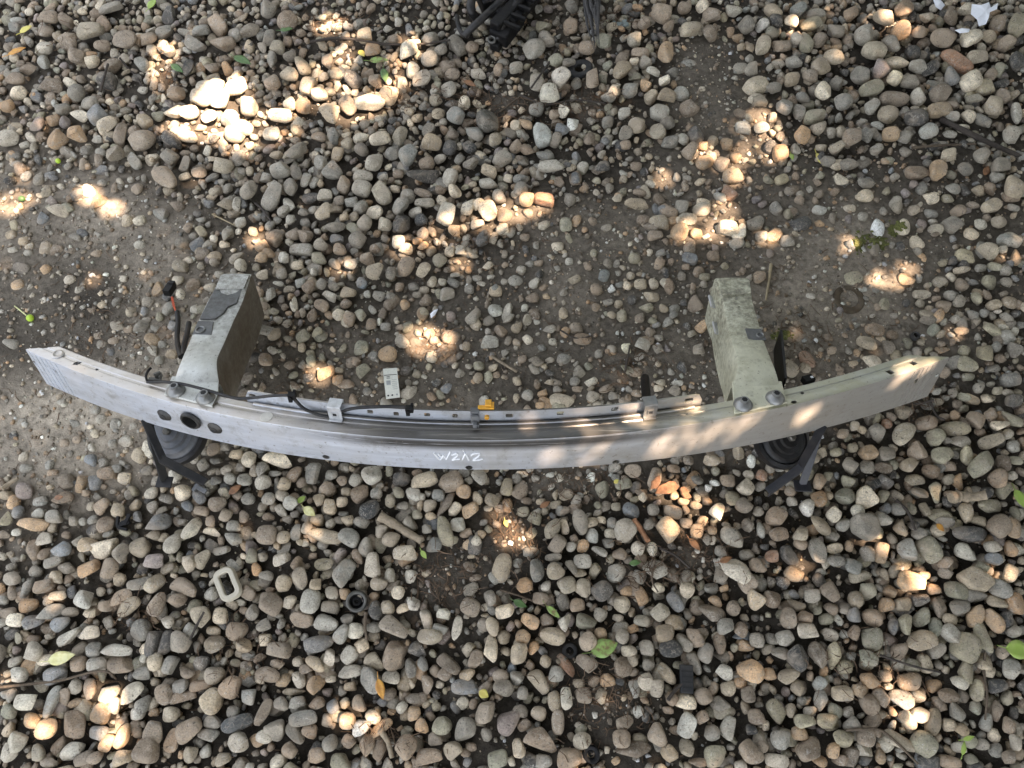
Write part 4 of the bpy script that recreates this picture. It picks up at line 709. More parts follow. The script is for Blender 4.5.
# pressed ridges at both tips
for px_, sg in ((60, 1), (909, -1)):
    for k in range(6):
        x = front_pt(px_ - 3.6 * k * sg, 372 if sg > 0 else 383)[0]
        tx, nn = front_frame(x); h = -Hc(x)
        part('ridge', box(np.array([x, Uc(x), -h / 2]) + nn * .0001, .0009, .0007, h / 2 - .003, basis((0, 0, 1), tx)), ALU)
# round plug on the left top
p = onp(58, 354.5, .0)
plug = part('plug', lathe([(.0085, -.002), (.0085, .0014), (.0062, .0022), (.0045, .001), (0.0005, .001)], p, basis((0, 0, 1)), 18), ALU, smooth=40)
# pale round sticker mark and a rubbed dot on the top
p = onp(266.5, 417, 0); part('sticker', lathe([(.0085, .0004), (.0085, .0009), (.0004, .0010)], p, basis((0, 0, 1)), 18), M['mark'])

# rear flange: a strip standing on the rear edge, with real openings
fx0, fx1 = onp(247, 402, 0)[0], onp(701, 405, 0)[0]
FH = .021
nf = 120
fxs = np.linspace(fx0, fx1, nf)
Vf, Ff = [], []
def fl_pt(x, n, out): return (x, Uc(x) + DT + .0005 + (0 if not out else .0024), n)
rows = [-.002, FH]
for x in fxs:
    h = FH
    e = min(x - fx0, fx1 - x)
    if e < .012: h = FH - .012 * (1 - math.sqrt(max(0, 1 - (1 - e / .012) ** 2)))
    for n, out in ((-.002, 0), (h, 0), (h, 1), (-.002, 1)):
        Vf.append(fl_pt(x, n, out))
for i in range(nf - 1):
    a = i * 4
    for k in range(4):
        k2 = (k + 1) % 4
        Ff.append((a + k, a + 4 + k, a + 4 + k2, a + k2))
Ff.append((0, 1, 2, 3)); Ff.append(((nf - 1) * 4, (nf - 1) * 4 + 1, (nf - 1) * 4 + 2, (nf - 1) * 4 + 3))
flange = part('rear_flange', (Vf, Ff), ALU)
def flange_pt(px, py):
    n = min(np.linspace(-.01, .045, 221), key=lambda n: abs(onp(px, py, n)[1] - Uc(onp(px, py, n)[0]) - DT))
    return onp(px, py, n)
fcuts = []
for px_, py_, a, b in ((252, 396, .0055, .0035), (370, 412, .0042, .0036), (396, 414, .0036, .0036), (427, 415, .0042, .0032), (455, 416, .0036, .0036), (509.5, 416, .0052, .0036),
                       (560.5, 413.5, .0050, .0036), (615, 409.5, .0050, .0036), (689, 400.5, .0062, .0040)):
    p = flange_pt(px_, py_); tx, nn = front_frame(p[0])
    q = np.array([p[0], Uc(p[0]) + DT, max(.005, min(FH - .006, p[2]))])
    poly = [(math.copysign(min(abs(a * 1.25 * math.cos(w)), a), math.cos(w)), math.copysign(min(abs(b * 1.25 * math.sin(w)), b), math.sin(w))) for w in np.linspace(.2, 2 * math.pi + .2, 13)[:-1]]
    fcuts.append(prism(poly, q - nn * .012, basis(nn, tx), .024))
cut(flange, fcuts)
# a rolled rib at the foot of the flange
part('foot_rib', tube([(x, Uc(x) + DT - .0035, .0010) for x in np.linspace(fx0 + .01, fx1 - .01, 60)], .0024, 8), ALU, smooth=60)

# handwriting W2A2 in white on the front, thin raised strokes
def fsurf(px, py, lift=.0008):
    p = front_pt(px, py); _, nn = front_frame(p[0]); return p + nn * lift
def stroke(pts, w=.0016):
    zx, zy = 80 / 1024, 50 / 640
    q = [fsurf(420 + x * zx, 430 + y * zy) for x, y in pts]
    return tube(catmull(q, 4) if len(q) > 2 else q, w, 6, True, .6)
wr = [stroke([(175, 288), (255, 370), (300, 312)]), stroke([(300, 312), (335, 368)]), stroke([(335, 368), (388, 272)]), stroke([(232, 300), (262, 330), (300, 350)]),
      stroke([(405, 312), (470, 292), (480, 318), (445, 350), (412, 378)]), stroke([(412, 378), (455, 368), (510, 362)]),
      stroke([(545, 372), (580, 290)]), stroke([(580, 290), (600, 330), (628, 380)]), stroke([(550, 250), (560, 262)], .0018),
      stroke([(652, 320), (690, 295), (752, 290), (760, 312), (720, 350), (680, 380)]), stroke([(680, 380), (740, 378), (802, 362)])]
wo_ = part('handwriting', join(*wr), M['paint_white']); wo_['label'] = 'white handwritten marks W2A2 on the front'

M['bolt_dark'] = plain('blackened_bolt', (.035, .035, .034), .5, metal=.5, dust=.2)
# front boss with bolts
def hexbolt(c, M_, r, h, parent=None, mat=None, name='bolt'):
    w = lathe([(r * 1.9, 0), (r * 1.9, h * .16), (r * 1.6, h * .42), (r * 1.2, h * .66), (r * .95, h * .78)], c, M_, 24, True)
    hx_ = lathe([(r * .92, h * .72), (r * .92, h * .95), (r * .8, h)], c, M_, 18, True)
    sk = lathe([(r * .6, h * 1.0), (r * .6, h * 1.02)], c, M_, 6, True)
    o = part(name, join(w, hx_), mat or M['steel'], parent, smooth=35)
    part('bolt_socket', sk, M['ink'], o)
    return o
p = front_pt(192, 419); tx, nn = front_frame(p[0]); Mf = basis(nn, tx)
part('towing_eye_sleeve', lathe([(.0125, -.03), (.0125, .002), (.0148, .002), (.0152, .004), (.0138, .0065), (.0112, .0065), (.0106, -.03)], p, Mf, 26, False), M['bolt_dark'], smooth=35)
part('sleeve_bottom', lathe([(.0125, -.03), (.0004, -.031)], p, Mf, 20, False), M['ink'])
for q in ((164.5, 415), (215, 428)):
    p = front_pt(*q); tx, nn = front_frame(p[0])
    hexbolt(p, basis(nn, tx), .0056, .0055, mat=M['bolt_dark'])

# ------------------------------------------------------------------ crash boxes
def box_material(name, ca, cb, dark, dirt_shade=None):
    m, nt, b = newmat(name)
    co = coords(nt, 'Object')
    n1 = noise(nt, 22, 6, .65, co); n2 = noise(nt, 110, 5, .7, co); n3 = noise(nt, 300, 2, .5, co)
    c = mix(nt, ramp(nt, n1, [(.35, 0), (.65, 1)]), ca, cb)
    sp = nt.nodes.new('ShaderNodeSeparateXYZ'); nt.links.new(co, sp.inputs[0])
    rear = ramp(nt, math_(nt, 'ADD', math_(nt, 'MULTIPLY', sp.outputs[1], 4.0), math_(nt, 'SUBTRACT', n1, .95)), [(.05, .15), (.55, 1)])
    c = mix(nt, math_(nt, 'MULTIPLY', ramp(nt, n2, [(.34, 0), (.62, .85)]), rear), c, dark)
    n5 = noise(nt, 60, 4, .6, co)
    c = mix(nt, ramp(nt, n5, [(.58, 0), (.72, .5)]), c, dark)
    c = mix(nt, ramp(nt, n3, [(.66, 0), (.72, .7)]), c, (.05, .045, .035))
    if dirt_shade:                                                  # brown dirt and painted shade on the inner side
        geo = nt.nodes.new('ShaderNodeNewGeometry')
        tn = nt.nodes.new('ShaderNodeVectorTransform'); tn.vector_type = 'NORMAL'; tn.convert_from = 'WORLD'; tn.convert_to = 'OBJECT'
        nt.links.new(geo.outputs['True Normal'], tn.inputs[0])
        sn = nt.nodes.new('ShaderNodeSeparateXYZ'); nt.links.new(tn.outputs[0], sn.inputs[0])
        c = mix(nt, math_(nt, 'MULTIPLY', ramp(nt, sn.outputs[0], [(.6, 0), (.85, 1)]), ramp(nt, n1, [(.2, .7), (.7, .97)])), c, dirt_shade)
    nt.links.new(c, b.inputs['Base Color'])
    b.inputs['Metallic'].default_value = .15
    nt.links.new(ramp(nt, n2, [(.3, .36), (.7, .62)]), b.inputs['Roughness'])
    bump(nt, b, math_(nt, 'ADD', n1, math_(nt, 'MULTIPLY', n2, .5)), .0008, .5)
    return m
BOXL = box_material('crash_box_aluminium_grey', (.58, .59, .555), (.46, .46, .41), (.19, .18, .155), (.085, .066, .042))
BOXR = box_material('crash_box_aluminium_mossy', (.62, .61, .47), (.50, .485, .35), (.13, .12, .09))
BOXDK = box_material('crash_box_dark_panel', (.10, .104, .105), (.15, .15, .145), (.07, .067, .06))
BH = .088
def crash_box(left, right, mat, mirror, label, cutpts, plate_px, bolts, tabs):
    """left/right: pixel edges (px, py, n) from the rear to the bend above the beam"""
    L = [onp(a, b, n) for a, b, n in left]; Rr = [onp(a, b, n) for a, b, n in right]
    L = catmull(L, 5); Rr = catmull(Rr, 5)
    V, Fc = [], []
    prof = 11
    for i, (l, r_) in enumerate(zip(L, Rr)):
        rr = .005; w = (r_ - l); w = w / np.linalg.norm(w); dn = np.array([0, 0, -1.0])
        pts = []
        h = BH
        for q, c0 in ((l, 1), (r_, -1)):
            arc = [q + dn * h, q + dn * h * .55 - w * c0 * .0008, q + dn * rr, q + dn * rr * .3 + w * c0 * rr * .3, q + w * c0 * rr]
            pts.append(arc)
        mid = (l + r_) / 2 + np.array([0, 0, .0008])
        ring = pts[0] + [mid] + pts[1][::-1]
        V += ring
    nb = len(L)
    for i in range(nb - 1):
        for k in range(prof):
            k2 = (k + 1) % prof
            Fc.append((i * prof + k, (i + 1) * prof + k, (i + 1) * prof + k2, i * prof + k2))
    Fc.append(tuple(range(prof))); Fc.append(tuple((nb - 1) * prof + k for k in range(prof)))
    o = part('crash_box', (V, Fc), mat)
    o['label'] = label
    cs = []
    for px_, py_, a, b, nz in cutpts:
        p = onp(px_, py_, nz)
        cs.append(prism([(a * math.cos(w), b * math.sin(w)) for w in np.linspace(0, 2 * math.pi, 15)[:-1]], p - np.array([0, 0, .02]), basis((0, 0, 1)), .04))
    '''
    r0, r1 = L[0], Rr[0]; c0 = (r0 + r1) / 2; f1 = (L[-6] + Rr[-6]) / 2
    M_ = basis(f1 - c0, (1, 0, 0))
    wx = np.linalg.norm(r1 - r0) / 2 - .004
    cs.append(prism([(-wx, 0), (wx, 0), (wx, BH - .008), (-wx, BH - .008)] if (M_ @ np.array([0, 1, 0]))[2] < 0 else [(-wx, -BH + .008), (wx, -BH + .008), (wx, 0), (-wx, 0)],
                    c0 - np.array([0, 0, .004]) - M_[:, 2] * .01, M_, .17))
    '''
    cut(o, cs); auto_smooth(o, 38)
    # mounting plate bolted on the beam
    P = [onp(a, b, .0003) for a, b in plate_px]
    v = [q for q in P] + [q + np.array([0, 0, .0042]) for q in P]
    n = len(P)
    pl = part('mounting_plate', (v, [tuple(range(n))[::-1], tuple(range(n, 2 * n))] + [(i, (i + 1) % n, n + (i + 1) % n, n + i) for i in range(n)]), mat, o, bev=.0012)
    for a, b in bolts:
        hexbolt(onp(a, b + 1, .0045), basis((0, 0, 1)), .0068, .0115)
    return o, L, Rr
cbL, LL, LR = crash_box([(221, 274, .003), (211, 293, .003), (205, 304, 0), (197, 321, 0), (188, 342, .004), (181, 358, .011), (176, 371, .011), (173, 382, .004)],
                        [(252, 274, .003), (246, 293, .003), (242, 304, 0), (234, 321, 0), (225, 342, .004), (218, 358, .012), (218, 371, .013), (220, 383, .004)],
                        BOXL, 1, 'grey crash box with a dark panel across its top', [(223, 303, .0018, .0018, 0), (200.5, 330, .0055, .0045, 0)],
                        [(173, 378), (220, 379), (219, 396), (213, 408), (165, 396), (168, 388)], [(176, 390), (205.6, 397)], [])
cbR, RL, RR = crash_box([(714.6, 278, .003), (719, 292, .003), (722, 299, 0), (726, 320, 0), (731, 340, .004), (736, 356, .011), (736.5, 371, .012), (731.5, 386, .004)],
                        [(750, 278, .003), (752, 292, .003), (753, 299, 0), (759, 320, 0), (765, 340, .004), (771, 356, .010), (777, 371, .011), (781, 386, .004)],
                        BOXR, -1, 'mossy yellowish crash box on the right half of the beam', [(739, 307, .0018, .0018, 0), (760, 335.5, .0044, .0040, 0)],
                        [(731.5, 383), (781, 383), (786.5, 404), (734, 415)], [(743, 404), (775, 397.5)], [])
# rear ledge, dark panel and nut seat of each box
def slab(px, n0, h, mat, name, parent, bev=.0008):
    P = [onp(a, b, n0) for a, b in px]; n = len(P)
    v = P + [q + np.array([0, 0, h]) for q in P]
    return part(name, (v, [tuple(range(n))[::-1], tuple(range(n, 2 * n))] + [(i, (i + 1) % n, n + (i + 1) % n, n + i) for i in range(n)]), mat, parent, bev=bev)
slab([(215.5, 289.5), (243.5, 289.5), (237, 304), (228, 308), (224, 314), (215.5, 320), (200, 320)], .0004, .0030, BOXDK, 'dark_panel', cbL)
slab([(198.5, 322), (214, 322.5), (212, 336.5), (193, 335)], .0004, .0030, BOXDK, 'nut_seat', cbL)
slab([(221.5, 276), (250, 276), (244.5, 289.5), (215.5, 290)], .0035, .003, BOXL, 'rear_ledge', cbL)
slab([(717, 280), (749, 280), (751, 294), (721, 296)], .0035, .0035, BOXR, 'rear_ledge', cbR, .0016)
slab([(745, 329.5), (761, 330), (766, 341), (748, 342.5)], .0016, .0030, BOXDK, 'nut_seat', cbR)
for b_, q, r_ in ((cbL, (200.5, 330, .0034), .0072), (cbR, (760, 335.5, .0050), .0058)):
    part('nut_ring', lathe([(r_, -.001), (r_, .0016), (r_ * .86, .0022), (r_ * .68, .0012), (r_ * .66, -.006)], onp(*q), basis((0, 0, 1)), 20, False), M['steel'], b_, smooth=40)
# weld tabs low on the inner side of the right box
for k, d in ((3, -.030), (12, -.045)):
    q = RL[k] + np.array([-.003, 0, d])
    part('weld_tab', box(q, .004, .013, .0016, basis((.5, 0, 1))), M['clip_metal'], cbR)
# thin dark blade standing behind the right box
q0, q1 = onp(777, 343, -.03), onp(783, 386, -.02)
part('blade', join(box((q0 + q1) / 2, .0016, np.linalg.norm(q1 - q0) / 2, .022, basis((0, 0, 1), np.cross(q1 - q0, (0, 0, 1))))), M['black_metal'], cbR)

# ------------------------------------------------------------------ clips, cable and small fittings
def flange_clip(px, py, w, mat, name='flange_clip'):
    p = flange_pt(px, py); x = p[0]; tx, nn = front_frame(x)
    c = np.array([x, Uc(x) + DT, 0]); B = basis(nn, tx)                # B: x along, y up?, z out
    up = np.array([0, 0, 1.0])
    t = .0014; W = w / 2
    def bar(u0, u1, n0, n1):
        return box(c - nn * (u0 + u1) / 2 + up * (n0 + n1) / 2, W, abs(u1 - u0) / 2, abs(n1 - n0) / 2, np.column_stack([tx, -nn, up]))
    pcs = [bar(-.0100, -.0086, .001, FH + .003), bar(-.0100, .0062, FH + .003, FH + .0044), bar(.0048, .0062, -.004, FH + .003), bar(-.014, -.0086, .0004, .0018)]
    o = part(name, join(*pcs), mat, bev=.0005)
    part('square_hole', box(c + nn * .0104 + up * (FH * .55), .0026, .0004, .0026, np.column_stack([tx, -nn, up])), M['ink'], o)
    part('hole_rim', join(*[box(c + nn * .0104 + up * (FH * .55) + tx * a + up * b, wx, .0008, wz, np.column_stack([tx, -nn, up]))
                            for a, b, wx, wz in ((-.0034, 0, .0007, .0041), (.0034, 0, .0007, .0041), (0, -.0034, .0027, .0007), (0, .0034, .0027, .0007))]), mat, o)
    return o
flange_clip(337.5, 411, .0185, M['clip_metal']); flange_clip(648.5, 407, .0185, M['steel'])
def clear_pt(px, py, off=.006, nmin=.0045):
    n = min(np.linspace(nmin, .05, 181), key=lambda n: abs(onp(px, py, n)[1] - Uc(onp(px, py, n)[0]) - DT + off))
    return onp(px, py, n)
cab = [onp(a, b, n) for a, b, n in ((147, 382, .004), (156, 382, .007), (166, 382, .013), (182, 384, .0145), (197, 387.5, .0145), (222, 394.5, .014), (238, 398.5, .013))]
cab += [clear_pt(255, 397.5), clear_pt(275, 395.5), clear_pt(291, 395)]
cab2 = [clear_pt(a, b, o_) for a, b, o_ in ((292, 396, .006), (297, 402, .006), (304, 408.5, .007), (315, 413.5, .008), (326, 416, .006), (336, 415, .005), (346, 410, .008), (356, 408, .006), (371, 407, .005), (390, 406.5, .004), (408, 407, .004))]
cable = part('cable', join(tube(catmull(cab, 5), .0021, 8), tube(catmull(cab2, 5), .0023, 8)), M['cable'], smooth=60)
for q in ((292, 395.5), (409.5, 409)):
    c = clear_pt(*q)
    part('cable_clip', join(box(c, .0052, .0040, .0040), box(c + np.array([-.002, -.004, -.003]), .0026, .0022, .0045), box(c + np.array([.003, .0045, .001]), .0018, .0018, .0045)), M['black_plastic'], cable, bev=.0007)
# little bracket and hook where the cable ends on the left
c = onp(155, 379, .004)
part('cable_end_bracket', join(box(c, .009, .0026, .0012), box(c + np.array([.004, .004, .004]), .0045, .0012, .0050, rot_z(.5)), box(c + np.array([.0075, .0035, .002]), .0010, .0045, .0035)), M['steel_dark'], cable, bev=.0004)
part('cable_hook', tube(catmull([onp(147, 381, .004), onp(146, 376, .010), onp(148, 371, .014), onp(151, 368, .014)], 5), .0017, 8), M['black_plastic'], cable)
# yellow fastener on the flange with its grey clip
p = flange_pt(486, 413); tx, nn = front_frame(p[0]); up = np.array([0, 0, 1.0]); cF = np.array([p[0], Uc(p[0]) + DT + .003, 0])
Bf = np.column_stack([tx, -nn, up])
yf = part('yellow_fastener', join(box(cF - nn * .004 + up * (FH - .001), .0105, .0028, .0032, Bf), box(cF - nn * .009 + tx * .003 + up * FH, .0042, .0052, .0052, Bf), box(cF - nn * .008 + tx * .0085 + up * (FH - .001), .0022, .0040, .0040, Bf)), M['yellow'], bev=.0008)
part('yellow_ring', lathe([(.0032, -.002), (.0032, .0018), (.0018, .0026), (.0014, .0008), (.0004, .0008)], cF + nn * .0042 + tx * .001 + up * .011, basis(nn, tx), 14), M['yellow'], yf, smooth=40)
p = flange_pt(475, 414); c = np.array([p[0], Uc(p[0]) + DT, .011])
part('grey_clip', join(box(c + nn * .004, .0055, .0022, .0068, Bf), box(c + nn * .009 + up * -.004, .0028, .0050, .0032, Bf), box(c - nn * .003 + up * .0085, .0060, .0045, .0016, Bf), box(c + nn * .008 + tx * .004 + up * -.006, .0012, .0040, .0028, Bf)), M['grey_plastic'], bev=.0008)
# black stub behind the right clip
part('hose_stub', tube(catmull([onp(645, 378, -.045), onp(645.5, 388, -.03), onp(647, 402, -.004)], 5), [.0066] * 11, 12), M['black_plastic'], smooth=50)
# wiring tail behind the left crash box
wt = part('wiring_tail', join(tube(catmull([onp(177, 312, -.055), onp(178, 322, -.055), onp(177, 336, -.05), onp(178, 346, -.042), onp(181, 357, -.03)], 5), .0040, 9),
                              tube(catmull([onp(189, 323, -.055), onp(187, 334, -.05), onp(184, 346, -.04), onp(183, 356, -.03)], 5), .0042, 9)), M['cable'], smooth=60)
part('red_wire', join(tube(catmull([onp(172.5, 297, -.06), onp(174, 304, -.06), onp(176, 313, -.055)], 4), .0011, 6), tube(catmull([onp(171.5, 297, -.06), onp(173, 305, -.06), onp(176.5, 313, -.055)], 4), .0009, 6)), M['red_wire'], wt)
c = onp(169.5, 289, -.060)
part('connector', join(box(c, .0062, .0115, .006, rot_z(-.15)), box(c + np.array([.003, .009, .003]), .0045, .004, .005, rot_z(-.15)), box(c + np.array([-.0065, -.001, 0]), .0012, .007, .004, rot_z(-.15))), M['black_plastic'], wt, bev=.0008)
c = onp(808, 380, -.03)
part('connector', join(box(c, .008, .006, .005, rot_z(.35)), box(c + np.array([.004, 0, .0052]), .0018, .0016, .0006, rot_z(.35))), M['black_plastic'], bev=.0006)
part('connector_spot', box(c + np.array([.004, 0, .0062]), .0018, .0018, .0004, rot_z(.35)), M['paint_white'])

# ------------------------------------------------------------------ horns and their brackets
def horn(px, py, nd, r, tilt, label, mats):
    c = onp(px, py, nd)
    ax = np.array([tilt, -.50, .86]); M_ = basis(ax)
    rim = lathe([(r * .80, -.012), (r, -.012), (r * 1.03, -.006), (r, .002), (r * .88, .004), (r * .84, .001)], c, M_, 40, True)
    o = part('horn', rim, mats[0], smooth=35); o['label'] = label
    part('horn_disc', lathe([(r * .86, .001), (r * .74, .006), (r * .70, .0105), (r * .56, .0115), (r * .52, .0165), (r * .36, .0175), (r * .32, .022), (r * .14, .0225), (.0005, .0225)], c, M_, 40, False), mats[1], o, smooth=30)
    part('horn_nut', lathe([(.006, .022), (.006, .028), (.004, .030)], c, M_, 6), M['steel_dark'], o)
    return o
def angle_strip(pts, w, t, wd):
    """folded flat strip through pts, w wide in direction wd"""
    pts = [np.asarray(p, float) for p in pts]; V, F = [], []
    wd = np.asarray(wd, float) / np.linalg.norm(wd)
    for i, p in enumerate(pts):
        d = pts[min(i + 1, len(pts) - 1)] - pts[max(i - 1, 0)]; d /= np.linalg.norm(d)
        nn_ = np.cross(d, wd); nn_ /= np.linalg.norm(nn_)
        for a, b in ((-1, -1), (1, -1), (1, 1), (-1, 1)):
            V.append(p + wd * w / 2 * a + nn_ * t / 2 * b)
    n = len(pts)
    for i in range(n - 1):
        for k in range(4):
            k2 = (k + 1) % 4
            F.append((i * 4 + k, i * 4 + k2, i * 4 + 4 + k2, i * 4 + 4 + k))
    F += [(3, 2, 1, 0), tuple((n - 1) * 4 + k for k in range(4))]
    return V, F
HL = horn(176, 434, -.128, .046, -.15, 'grey ringed disc horn under the left end of the beam', (M['horn_black'], M['horn_grey']))
HR = horn(783, 440, -.128, .043, .2, 'black disc horn under the right half of the beam', (M['horn_black'], M['horn_black']))
def facing(a, b):
    P = BO + Rm @ ((a + b) / 2); vd = Rm.T @ (CP - P); d = b - a
    return np.cross(d / np.linalg.norm(d), vd / np.linalg.norm(vd))
M['bracket_grey'] = plain('blue_grey_painted_steel', (.018, .019, .024), .45, dust=.12)
def bracket(pA, pB, pC, pD, mat, sgn):
    w1, w2 = facing(pA, pB), facing(pB, pC)
    dn = np.array([0, .25, -1.0])
    def leg(a, b, wd, w=.0105):
        wd = wd / np.linalg.norm(wd)
        return join(angle_strip([a, (a + b) / 2, b], w, .0022, wd), angle_strip([a + wd * w / 2 * sgn + dn * .005, b + wd * w / 2 * sgn + dn * .005], .011, .0022, dn))
    ov = (pC - pB) / np.linalg.norm(pC - pB) * .004
    o = part('horn_bracket', join(leg(pA, pB, w1), leg(pB - ov, pC, w2)), mat, bev=.0005)
    part('bracket_leg', angle_strip([pA + dn * .012, (pA + pD) / 2 + dn * .004, pD], .015, .0022, facing(pA, pD) * .6 + np.array([0, 0, .5])), mat, o, bev=.0005)
    part('bracket_foot', angle_strip([pD + np.array([-.012, 0, .001]), pD + np.array([.012, -.002, .002])], .018, .0022, np.array([0, 1, .15])), mat, o, bev=.0005)
    return o
bracket(onp(145, 419, -.066), onp(163, 459, -.100), onp(206, 482, -.125), onp(165, 482, -.160), M['black_metal'], 1)
bracket(onp(823, 425, -.070), onp(799, 468, -.100), onp(767, 491, -.125), onp(802, 486, -.160), M['bracket_grey'], -1)
# ------------------------------------------------------------------ things lying on the ground
def lie(name, vf, mat, base_, label, cat, group=None, smooth=None, bev=0):
    b_ = np.asarray(base_, float)
    o = mesh_obj(name, [np.asarray(p) - b_ for p in vf[0]], vf[1], mat, loc=b_)
    bm = bmesh.new(); bm.from_mesh(o.data); bmesh.ops.recalc_face_normals(bm, faces=bm.faces); bm.to_mesh(o.data); bm.free()
    if smooth: auto_smooth(o, smooth)
    if bev: bevel(o, bev)
    tag(o, label, cat, group)
    return o
def sub(name, vf, mat, parent, smooth=None, bev=0):
    b_ = np.array(parent.location)
    o = mesh_obj(name, [np.asarray(p) - b_ for p in vf[0]], vf[1], mat, parent)
    if smooth: auto_smooth(o, smooth)
    if bev: bevel(o, bev)
    return o

# fallen leaves
def leaf(px, py, L, ang, mat, label, w=.5, stem=True, curl=.12, group=None):
    P = seat(px, py, .008) + np.array([0, 0, .003]); k = mpp(px, py); l = L * k; a = R(ang)
    n, m = 9, 5
    V, F = [], []
    ca, sa = math.cos(a), math.sin(a)
    r = random.Random(int(px * 7 + py))
    tw, cu = r.uniform(-.3, .3), curl * r.uniform(.6, 1.4)
    for i in range(n):
        t = i / (n - 1); wd = w * (math.sin(math.pi * min(1, t * 1.0)) ** .8) * (1.15 - .5 * t) * .55 + .004
        for j in range(m):
            s = (j / (m - 1) - .5) * 2
            x = (t - .5); y = s * wd
            z = .16 * abs(s) * wd + cu * (1 - 4 * x * x) * .3 + tw * x * y - cu * .3 * y * y + .012 * math.sin(i * 2.1 + j * 1.7)
            V.append(P + l * np.array([ca * x - sa * y, sa * x + ca * y, max(z, -.05) + .03]))
    for i in range(n - 1):
        for j in range(m - 1):
            F.append((i * m + j, i * m + j + 1, (i + 1) * m + j + 1, (i + 1) * m + j))
    o = lie('fallen_leaf', (V, F), mat, P, label, 'leaf', group)
    so_ = o.modifiers.new('t', 'SOLIDIFY'); so_.thickness = .0004
    o.data.polygons.foreach_set('use_smooth', [True] * len(o.data.polygons))
    if stem:
        q0 = V[2]; q1 = P + l * np.array([-ca * .8 - sa * .06, -sa * .8 + ca * .06, .02])
        sub('leaf_stem', tube([q0, (q0 + q1) / 2 + np.array([0, 0, .0008]), q1], [.0007, .0006, .0005], 5), mat, o)
    return o
leaf(604, 648, 29, 18, M['leaf_spotted'], 'large green fallen leaf with brown spots on lower gravel', .62)
leaf(1017, 650, 26, -8, M['leaf_bright'], 'bright green leaf cut off by the right edge near the bottom', .7)
leaf(1019, 500, 22, -70, M['leaf_bright'], 'yellow-green leaf at the right edge below the beam tip', .5)
leaf(243, 62, 21, -28, M['leaf_green'], 'dark green leaf just above the big bright sun patch', .42)
leaf(178, 70, 17, -38, M['leaf_green'], 'dark green leaf left of the big bright sun patch', .42)
leaf(153, 5, 15, 70, M['leaf_bright'], 'light green leaf at the top edge near the left', .5)
leaf(27, 31, 14, 45, M['leaf_yellow'], 'small yellow-green leaf near the top left corner', .5)
leaf(18, 53, 19, 32, M['leaf_orange'], 'orange-yellow curled leaf near the left edge at the top', .36)
leaf(379, 62, 19, 3, M['leaf_spotted'], 'pale green leaf lying flat in the sunlit upper gravel', .42)
leaf(385, 77, 18, -78, M['leaf_green'], 'green leaf pointing down in the sunlit upper gravel', .42)
leaf(362, 55, 10, -50, M['leaf_yellow'], 'tiny yellow leaf among sunlit pebbles at the top', .6, False)
leaf(287, 31, 13, 10, M['leaf_green'], 'small green leaf in the shade at the top left', .5)
leaf(63, 658, 27, 14, M['leaf_pale'], 'pale yellow leaf on the gravel at the lower left', .48)
leaf(381, 689, 21, -72, M['leaf_orange'], 'brown and yellow leaf stuck on a pebble at the bottom', .42)
leaf(484, 694, 11, -30, M['leaf_yellow'], 'small round yellow leaf at the bottom centre', .8, False)
leaf(302, 500, 10, 40, M['leaf_bright'], 'tiny bright green leaf below the beam on the left', .6, False)
leaf(310, 512, 15, -35, M['leaf_pale'], 'small pale leaf with torn edge below the beam', .6)
leaf(424, 555, 10, -55, M['leaf_bright'], 'tiny yellow-green leaf at the end of the short stick', .5)
leaf(506, 524, 8, -70, M['leaf_yellow'], 'tiny yellow leaf on reddish soil below the beam', .6)
leaf(616, 482, 6, 40, M['leaf_yellow'], 'tiny yellow leaf scrap just under the beam', .7, False)
leaf(635, 563, 13, 10, M['leaf_green'], 'small green leaf tucked between pebbles right of centre', .45, False)
leaf(553, 612, 18, -42, M['leaf_spotted'], 'narrow green leaf left of the large spotted leaf', .36)
leaf(520, 604, 15, -25, M['leaf_green'], 'dark green leaf in the lower centre beside dry twigs', .5)
leaf(819, 161, 17, -72, M['leaf_yellow'], 'narrow yellow leaf on the upper right soil', .36)
leaf(791, 158, 8, -80, M['leaf_bright'], 'tiny green leaf beside the upper right sun patch', .6)
leaf(939, 528, 10, -50, M['leaf_orange'], 'small orange leaf on the gravel at the right', .6, False)
leaf(962, 748, 14, 70, M['leaf_bright'], 'lowest of two small sprouting leaves at the bottom right', .35)
leaf(967, 738, 13, 15, M['leaf_bright'], 'upper of two small sprouting leaves at the bottom right', .35)
leaf(60, 498, 9, 10, M['leaf_brown'], 'small brown leaf scrap left of the beam', .6, False)
leaf(236, 490, 15, 40, M['leaf_brown'], 'brown leaf scrap below the left horn', .5, False)
leaf(985, 172, 13, 60, M['leaf_brown'], 'brown leaf scrap near the right edge at the top', .5, False)
leaf(545, 505, 12, 30, M['leaf_brown'], 'brown leaf scrap below the handwriting', .5, False)
leaf(694, 545, 16, -50, M['leaf_brown'], 'brown dry leaf on dark soil right of centre', .45)
leaf(725, 560, 14, 20, M['leaf_brown'], 'brown dry leaf beside the long white pebble', .45)
leaf(470, 85, 14, -30, M['leaf_brown'], 'brown dry leaf among the upper pebbles', .45)

